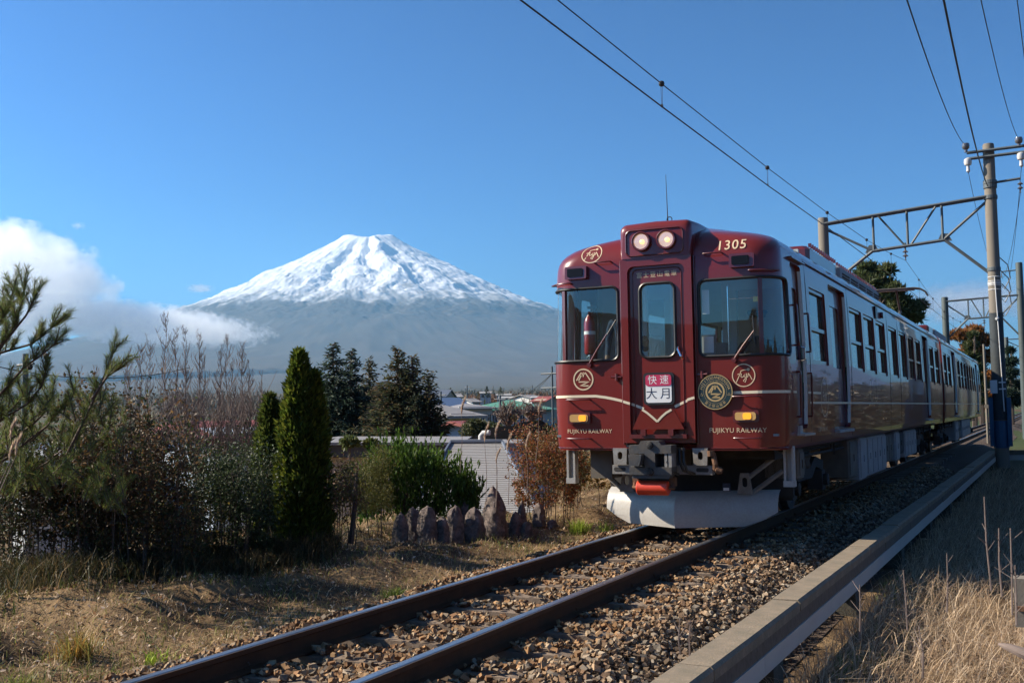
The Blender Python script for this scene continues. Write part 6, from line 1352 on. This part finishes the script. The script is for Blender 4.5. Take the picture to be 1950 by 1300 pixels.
# ---- across the verge, outside the frame: hedge and trees mirrored in the glossy flank
hd = thing('hedge', 'long brown green hedge across the verge, mirrored in the flank of the train', 'hedge'); q = np.random.default_rng(77); n = 26000
y = 18*(150/18)**q.uniform(0, 1, n); P = np.stack([9.5+q.normal(size=n)*.5, y, q.uniform(-.6, 1, n)*(2.1+.7*vnoise(y*.4, y*0, 5))+.7*vnoise(y*1.1, y*0, 6)], -1); leaves('foliage', P, .32, [(.035, .03, .018), (.025, .028, .014), (.05, .034, .018)], 'leaf', hd, 78)
wood('stems', [([V(9.5, yy, -.6), V(9.5, yy, .8)], [.03, .02]) for yy in np.arange(27, 130, 1.6)], hd)
# ================================================================== town
for nm, c_ in (('wall_cream', (.44, .39, .31)), ('wall_white', (.46, .46, .45)), ('wall_grey', (.33, .34, .35)), ('wall_tan', (.42, .35, .27)), ('wall_blue', (.30, .36, .44))): material(nm, c_, .85, noise=(1.2, .35, tuple(q*.72 for q in c_)))
for nm, c_ in (('roof_green', (.09, .25, .17)), ('roof_slate', (.10, .12, .16)), ('roof_blue', (.06, .10, .19)), ('roof_silver', (.24, .225, .215)), ('roof_red', (.28, .07, .05)), ('roof_dark', (.045, .045, .05))): material(nm, c_, .55, noise=(2.0, .4, tuple(q*.65 for q in c_)))
material('window_dark', (.03, .035, .045), .15, coat=1)
material('window_trim', (.45, .44, .42), .6)
material('net_black', (.006, .006, .007), .95, spec=0.0)
def house(label, px, d, w, dep, zE, zR, wall, roof, rot=0, hip=False, wins=(2, 1), name='house', ov=.5, group='houses of the town', px_y=790):
    """px: image column of the middle; zE eave height, zR ridge height (world z)"""
    p = at(px, px_y, d=d); zb = float(ground_z(p[0], p[1]))-.3; o = thing(name, label, 'building', group); o.location = (p[0], p[1], 0); o.rotation_euler = (0, 0, R(rot)-YAW*0+(-math.atan2(ray(px, 700)[0], ray(px, 700)[1])))
    k = MB(); k.bb(-w/2, w/2, -dep/2, dep/2, zb, zE)
    if not hip: k.add([(-w/2, -dep/2, zE), (-w/2, dep/2, zE), (-w/2, 0, zR-.05), (w/2, -dep/2, zE), (w/2, dep/2, zE), (w/2, 0, zR-.05)], [(0, 1, 2), (3, 5, 4), (0, 2, 5, 3), (1, 4, 5, 2)])
    k.build('wall', MAT[wall], o)
    W_, D_ = w/2+ov, dep/2+ov; zO = zE-.12; rx = 0 if False else (W_-D_*.9 if hip and W_ > D_ else (W_ if not hip else .2)); t = .14
    vs = [(-W_, -D_, zO), (W_, -D_, zO), (W_, D_, zO), (-W_, D_, zO), (-rx, 0, zR), (rx, 0, zR)]; vs2 = [(x, y, z-t) for x, y, z in vs]
    fs = [(0, 1, 5, 4), (2, 3, 4, 5), (1, 2, 5), (3, 0, 4)] if hip else [(0, 1, 5, 4), (2, 3, 4, 5)]
    k = MB(); k.add(vs, fs); k.add(vs2, [f[::-1] for f in fs])
    edge = [(0, 1), (1, 2), (2, 3), (3, 0)] if hip else [(0, 1), (2, 3), (1, 5), (5, 2), (3, 4), (4, 0)]
    for a, b in edge: k.add([vs[a], vs[b], vs2[b], vs2[a]], [(0, 1, 2, 3)])
    k.build('roof', MAT[roof], o)
    nx, nz = wins; hz = (zE-zb-.5)/max(nz, 1)
    for i in range(nx):
        for j in range(nz):
            x = -w/2+w*(i+.5)/nx; z = zE-.75-hz*j-.55; ww = min(1.6, w/nx*.5)
            f = MB(); f.bb(x-ww/2-.08, x+ww/2+.08, -dep/2-.05, -dep/2-.003, z-.63, z+.63); f = f.build('window', MAT['window_trim'], o)
            q = MB(); q.bb(x-ww/2, x-.03, -dep/2-.06, -dep/2-.052, z-.55, z+.55); q.bb(x+.03, x+ww/2, -dep/2-.06, -dep/2-.052, z-.55, z+.55); q.build('pane', MAT['window_dark'], f)
    return o
# near shed with seamed grey hip roof
def zpx(py, px, d): return float(at(px, py, d=d)[2])
sh = thing('metal_roof_shed', 'low shed with grey metal hip roof of horizontal seams behind the standing stones', 'building'); D1, D0 = 22.0, 17.0
R0, R1 = at(858, 844, d=D1), at(957, 843, d=D1); E0, E1 = at(770, 985, d=D0), at(1030, 985, d=D0)
nC = 40; k = MB()
for i in range(nC):
    a, b = i/nC, (i+1)/nC
    for (P0, P1) in ((R0, R1),):
        q0, q1 = P0+(E0-P0)*a, P1+(E1-P1)*a; s0, s1 = P0+(E0-P0)*b, P1+(E1-P1)*b; up = V(0, 0, .008)
        k.add([q0, q1, s1+up, s0+up, s0, s1], [(0, 1, 2, 3), (3, 2, 5, 4)])
material('seam_roof', (.30, .285, .265), .5, noise=(1.5, .4, (.22, .205, .19))); k.build('seamed_roof', MAT['seam_roof'], sh)
k = MB(); bk0, bk1 = R0+V(-2, 5, -2.5), R1+V(2, 5, -2.5); k.add([R0, R1, bk1, bk0], [(3, 2, 1, 0)]); k.add([R1, E1, bk1], [(0, 1, 2)]); k.add([R0, bk0, E0], [(0, 1, 2)]); k.build('back_roof', MAT['roof_silver'], sh)
k = MB(); k.tube([R0+V(0, 0, .03), R1+V(0, 0, .03)], .05, 6); k.tube([R1+V(0, 0, .02), E1+V(0, 0, .02)], .035, 6); k.tube([R0+V(0, 0, .02), E0+V(0, 0, .02)], .035, 6); k.build('ridge_cap', MAT['roof_slate'], sh)
k = MB(); pv = at(916, 838, d=24); k.tube([pv+V(0, 0, -.3), pv+V(0, 0, .1), pv+V(.06, 0, .16), pv+V(.22, 0, .17)], .06, 10); k.build('vent_pipe', MAT['wall_white'], sh, smooth=50)
k = MB(); a, b = at(872, 843, d=25), at(1000, 843, d=25); c, e = at(872, 836, d=26), at(1000, 836, d=26); k.add([a, b, e, c], [(0, 1, 2, 3)]); k.add([a+V(0, 0, -1), b+V(0, 0, -1), b, a], [(0, 1, 2, 3)]); k.build('rear_roof', MAT['roof_silver'], sh)
fl = thing('flat_roof_building', 'long low building with flat dark edged roof below the cedars', 'building'); dF = 23.5
a, b = at(560, 842, d=dF), at(880, 842, d=dF); dirx = (b-a)/np.linalg.norm(b-a); back = np.array([-dirx[1], dirx[0], 0])*6
k = MB(); t = .06
k.add([a, b, b+back, a+back]+[q+V(0, 0, -t) for q in (a, b, b+back, a+back)], [(0, 1, 2, 3), (7, 6, 5, 4), (0, 4, 5, 1), (1, 5, 6, 2), (2, 6, 7, 3), (3, 7, 4, 0)]); k.build('roof_sheet', MAT['roof_silver'], fl)
k = MB(); f0 = V(*(back/6*.15)); k.add([q+V(0, 0, -t-.002)+s*f0 for q in (a, b) for s in (1, 3)]+[q+V(0, 0, -t-.26)+s*f0 for q in (a, b) for s in (1, 3)], [(0, 2, 6, 4), (1, 5, 7, 3), (0, 4, 5, 1), (2, 3, 7, 6), (0, 1, 3, 2), (4, 6, 7, 5)]); k.build('fascia', MAT['roof_dark'], fl)
k = MB(); q0, q1 = a+f0*3, b+f0*3; k.add([q0+V(0, 0, -.35), q1+V(0, 0, -.35), q1+V(0, 0, -3.2), q0+V(0, 0, -3.2), q0+back*.8+V(0, 0, -.35), q1+back*.8+V(0, 0, -.35), q1+back*.8+V(0, 0, -3.2), q0+back*.8+V(0, 0, -3.2)], [(0, 3, 2, 1), (4, 5, 6, 7), (0, 4, 7, 3), (1, 2, 6, 5)]); k.build('wall', MAT['wall_tan'], fl)
# black netting heap
nh = MB(); nx_, nz_ = 18, 9; A0 = at(895, 838, d=28); 
prof_ = [(890, 838), (915, 828), (935, 818), (955, 812), (975, 806), (990, 801), (1010, 799), (1030, 802), (1050, 812), (1070, 830)]; vs = []
for j, dd in enumerate((27.5, 28.2, 29, 29.8, 30.6)):
    for (px, py) in prof_:
        f_ = math.sin(math.pi*(j+.35)/5.2); p = at(px, 850+(py-850)*f_, d=dd); p[2] += .05*math.sin(px*.4+j*2); vs.append(p)
n_ = len(prof_); nh.add(vs, [(j*n_+i, j*n_+i+1, (j+1)*n_+i+1, (j+1)*n_+i) for j in range(4) for i in range(n_-1)]); nh.add([v+V(0, 0, -2.2) for v in vs[:n_]]+vs[:n_], [(i, i+1, n_+i+1, n_+i) for i in range(n_-1)])
tag(nh.build('net_heap', MAT['net_black'], None, smooth=60), 'sagging black netting stretched over a frame behind the shed roof', 'netting')
# houses: label, px, depth, width, depth, eave py, ridge py ...
def H(label, px, d, wpx, dep, pe, pr, wall, roof, **kw):
    return house(label, px, d, wpx/(FPX/d), dep, zpx(pe, px, d), zpx(pr, px, d), wall, roof, **kw)
H('cream two storey house with grey gable roof beside the dark conifers', 832, 60, 52, 6, 788, 769, 'wall_cream', 'roof_silver', rot=28, wins=(1, 1), hip=True)
H('long white hall with pale grey hip roof left of the green roof', 888, 110, 62, 9, 775, 768, 'wall_white', 'roof_silver', rot=12, hip=True, wins=(5, 1))
H('large hall with green hip roof in the middle of the town', 972, 130, 150, 14, 778, 761, 'wall_grey', 'roof_green', rot=-6, hip=True, wins=(9, 1), ov=.8)
H('small shed with red striped roof below the cream house', 878, 50, 26, 3, 812, 801, 'wall_blue', 'roof_red', rot=50, wins=(1, 1))
H('low building with tan roof in front of the white hall', 880, 75, 46, 5, 800, 793, 'wall_grey', 'roof_silver', rot=10, hip=True, wins=(2, 1))
H('house with dark blue tiled roof, left of the white hall', 838, 190, 70, 10, 772, 757, 'wall_tan', 'roof_blue', rot=20, wins=(3, 2))
H('dark gabled house farthest left along the town edge', 833, 260, 50, 10, 755, 742, 'wall_tan', 'roof_slate', rot=-15, wins=(2, 1))
H('small grey house right of the dark gabled house', 862, 300, 26, 8, 755, 749, 'wall_white', 'roof_silver', rot=10, wins=(2, 1))
H('white gabled house above the right end of the green roof', 1003, 240, 24, 8, 757, 751, 'wall_white', 'roof_silver', rot=35, wins=(2, 1))
H('low white building above the middle of the green roof', 970, 280, 34, 8, 757, 754, 'wall_white', 'roof_silver', wins=(3, 1))
H('tan roofed house near the left side of the train', 1042, 170, 22, 7, 762, 754, 'wall_tan', 'roof_red', rot=-20, wins=(1, 1))
H('small white dormer house in front of the dark blue roof', 894, 200, 14, 5, 764, 758, 'wall_white', 'roof_silver', rot=30, wins=(1, 1))
H('pale blue house with red roof seen through the bare thicket', 430, 30, 150, 6, 822, 800, 'wall_blue', 'roof_red', rot=15, wins=(3, 1))
H('white walled house glimpsed through the left shrubs', 120, 32, 150, 6, 862, 842, 'wall_grey', 'roof_slate', rot=5, wins=(2, 1))
# utility poles
def upole(label, px, d, pyt, pyb, arms=1, rr=1.0):
    o = thing('utility_pole', label, 'pole', 'utility poles of the town'); b, t = at(px, pyb, d=d), at(px, pyt, d=d); b[2] = min(b[2], float(ground_z(b[0], b[1]))); t[0], t[1] = b[0], b[1]
    MB().tube([b-V(0, 0, .2), t], [.15*rr, .11*rr], 8).build('shaft', MAT['gantry_steel'], o)
    for i in range(arms): k = MB(); k.tube([t+V(-.8, .3, -.4-.8*i), t+V(.8, -.3, -.4-.8*i)], .05, 5); k.build('cross_arm', MAT['gantry_steel'], o)
    return t
UP_ = [('utility pole left of the white hall', 840, 120, 745, 790), ('tall utility pole rising above the dormer house', 890, 200, 733, 770), ('dark utility pole in front of the green roof', 953, 110, 752, 800), ('pole with paired arms above the white gabled house', 1001, 240, 742, 765), ('utility pole right of the white gabled house', 1014, 250, 733, 765), ('near utility pole just left of the train front', 1054, 60, 697, 860)]
tp_ = [upole(lb, px, d, a, b, 2 if px > 1050 else 1, .5 if px > 1050 else 1) for lb, px, d, a, b in UP_]
upole('grey utility pole rising behind the pine at the left', 47, 40, 673, 800)
for i, (a, b, lb) in enumerate(((0, 1, 'thin wire from the leftmost town pole'), (1, 4, 'thin wire spanning the town above the green roof'), (4, 5, 'thin wire from the town to the pole by the train'), (2, 5, 'thin wire over the green roof to the pole by the train'))):
    A_, B_ = tp_[a], tp_[b]; wire('service_wire', lb, [A_+(B_-A_)*t+V(0, 0, -1.2*4*t*(1-t)*.5-.4) for t in np.linspace(0, 1, 10)], .02, 'town wires')
A_, B_ = at(-40, 690, d=40), at(360, 700, d=52); wire('service_wire', 'thin wire crossing behind the pine and saplings', [A_+(B_-A_)*t+V(0, 0, -2.2*t*(1-t)) for t in np.linspace(0, 1, 10)], .02, 'town wires')
# trees and woods of the town
def bush_tree(label, px, py, d, rpx, hpx, pal, seed, n=1500, name='garden_tree', cone=False, size=None):
    o = thing(name, label, 'tree', 'trees of the town'); q = np.random.default_rng(seed); c = at(px, py, d=d); m = FPX/d; r0 = rpx/m; h = hpx/m; zb = min(float(ground_z(c[0], c[1])), c[2]-h)
    u = q.uniform(0, 1, n); a = q.uniform(0, 6.28, n); rr_ = r0*(np.sqrt(q.uniform(.1, 1, n)))*(np.clip(1.05-u, .03, 1) if cone else np.sqrt(np.clip(1-(2*u-1)**2, .05, 1)))*(.75+.5*vnoise(a*1.5, u*5, seed))
    P = np.stack([c[0]+rr_*np.cos(a), c[1]+rr_*np.sin(a), c[2]-h+u*h], -1); s_ = size or max(.12, r0*.22)
    sprays('crown', P, q.normal(size=(n, 3))+np.array([0, 0, .5]), s_, s_*.5, pal, 'leaf', o, seed); wood('trunk', [([V(c[0], c[1], zb), V(c[0], c[1], c[2]-h*.2)], [r0*.1+.03, .03])], o); return o
GR = [(.045, .06, .025), (.06, .07, .03)]; bush_tree('rounded green garden tree below the white hall', 905, 800, 45, 30, 42, [(.07, .08, .03), (.09, .09, .04), (.05, .06, .025)], 501, 2600)
bush_tree('dark hedge tree right of the garden tree', 935, 806, 46, 26, 30, GR, 502, 1800); bush_tree('clipped round shrub on the near roof edge', 665, 838, 22, 17, 10, [(.08, .10, .03)], 503, 900, 'garden_shrub'); bush_tree('smaller clipped shrub right of the first one', 705, 842, 22, 9, 6, [(.10, .11, .03)], 504, 500, 'garden_shrub')
def bare_round(label, px, py, d, rpx, seed):
    o = thing('leafless_tree', label, 'tree', 'trees of the town'); q = np.random.default_rng(seed); m = FPX/d; c = at(px, py, d=d); b = at(px, py+rpx*1.2, d=d); lines = [([b, c], [.10, .06])]
    for i in range(46):
        v_ = q.normal(size=3); v_[2] = abs(v_[2])*.8; v_ /= np.linalg.norm(v_); e = c+v_*rpx/m*q.uniform(.6, 1.1); lines.append(([c*.6+b*.4, (c+e)/2+q.normal(size=3)*.1, e], [.04, .025, .008]))
        for k in range(8): s_ = c+(e-c)*q.uniform(.35, 1); lines.append(([s_, s_+q.normal(size=3)*.35*rpx/m*.4+V(0, 0, .15)], [.012, .005]))
    wood('branches', lines, o, 'bark_pale', 4)
bare_round('bare brownish spreading tree before the green roof', 968, 795, 38, 34, 511); bare_round('bare twiggy tree right of the spreading one', 1012, 790, 40, 28, 512)
for i, (px, py, rp, hp, pal) in enumerate([(858, 738, 5, 16, GR), (927, 736, 9, 22, [(.035, .05, .035)]), (911, 745, 5, 14, GR), (953, 737, 7, 16, GR), (884, 752, 3, 8, GR), (870, 751, 4, 9, GR), (862, 750, 4, 10, GR)]):
    bush_tree('small dark pointed conifer over the town roofs, number %s from the left' % ['first', 'sixth', 'fifth', 'seventh', 'fourth', 'third', 'second'][i] if False else 'small dark pointed conifer over the town roofs, %s from the left' % ['first', 'sixth', 'fifth', 'last', 'fourth', 'third', 'second'][i], px, py, 330, rp, hp, pal, 520+i, 500, 'conifer_tree', True)
# rust larch belt and far woods: one mass
def forest(name, label, px0, px1, d0, d1, hm, n, pal, seed, k=26):
    q = np.random.default_rng(seed); P, D = [], []
    for i in range(n):
        dd = q.uniform(d0, d1); px = q.uniform(px0, px1); p = at(px, 760, d=dd); z = float(ground_z(p[0], p[1])); h = hm*q.uniform(.6, 1.25); u = q.uniform(0, 1, k); a = q.uniform(0, 6.28, k); r0 = h*.24*(1.05-u)
        P.append(np.stack([p[0]+r0*np.cos(a), p[1]+r0*np.sin(a), z+u*h], -1))
    P = np.concatenate(P); return tag(sprays(name, P, q.normal(size=P.shape)*.6+np.array([0, 0, .8]), hm*.28, hm*.12, pal, 'leaf', None, seed, .3), label, 'forest', kind='stuff')
forest('larch_forest', 'distant belt of rust coloured larches on the horizon beyond the town', 885, 1060, 640, 900, 11, 420, [(.16, .085, .05), (.20, .10, .055), (.11, .075, .045)], 601)
forest('far_forest', 'far mixed woods along the plain below the mountain', -100, 1080, 950, 1900, 12, 1500, [(.06, .06, .04), (.10, .075, .045), (.045, .05, .035)], 602, 16)
forest('town_trees', 'hazy trees and hedges among the distant town gardens', 500, 1060, 280, 620, 6, 260, [(.05, .055, .03), (.08, .065, .04), (.04, .05, .03)], 603, 18)
# far fields' plastic sheets and small far roofs seen as pale strips
for i, (px, py, w_, h_, d) in enumerate(((960, 752, 26, 3, 420), (1025, 757, 16, 3, 380), (925, 748, 20, 2, 450))):
    H('tiny pale far house on the plain, %s of three' % ['middle', 'rightmost', 'leftmost'][i], px, d, w_, 8, py, py-3, 'wall_white', 'roof_silver', wins=(2, 1))

def free_house(label, x, y, w, dep, zE, zR, wall, roof, rz):
    o = thing('house', label, 'building', 'houses across the verge'); o.location = (x, y, 0); o.rotation_euler = (0, 0, rz)
    k = MB(); k.bb(-w/2, w/2, -dep/2, dep/2, -.8, zE); k.add([(-w/2, -dep/2, zE), (-w/2, dep/2, zE), (-w/2, 0, zR-.05), (w/2, -dep/2, zE), (w/2, dep/2, zE), (w/2, 0, zR-.05)], [(0, 1, 2), (3, 5, 4)]); k.build('wall', MAT[wall], o)
    k = MB(); k.add([(-w/2-.5, -dep/2-.5, zE-.2), (w/2+.5, -dep/2-.5, zE-.2), (w/2+.5, 0, zR), (-w/2-.5, 0, zR), (w/2+.5, dep/2+.5, zE-.2), (-w/2-.5, dep/2+.5, zE-.2)], [(0, 1, 2, 3), (3, 2, 4, 5)]); k.build('roof', MAT[roof], o)
    for i in range(3): f = MB(); f.bb(-w/2+w*(i+.5)/3-.6, -w/2+w*(i+.5)/3+.6, -dep/2-.05, -dep/2-.003, .6, 1.9); f.build('window', MAT['window_dark'], o)
free_house('white house across the verge, mirrored in the first car windows', 19, 62, 9, 8, 3.6, 5.4, 'wall_white', 'roof_slate', R(-60)); free_house('cream house across the verge, mirrored in the later windows', 17, 96, 9, 8, 3.4, 5.2, 'wall_cream', 'roof_blue', R(-65))
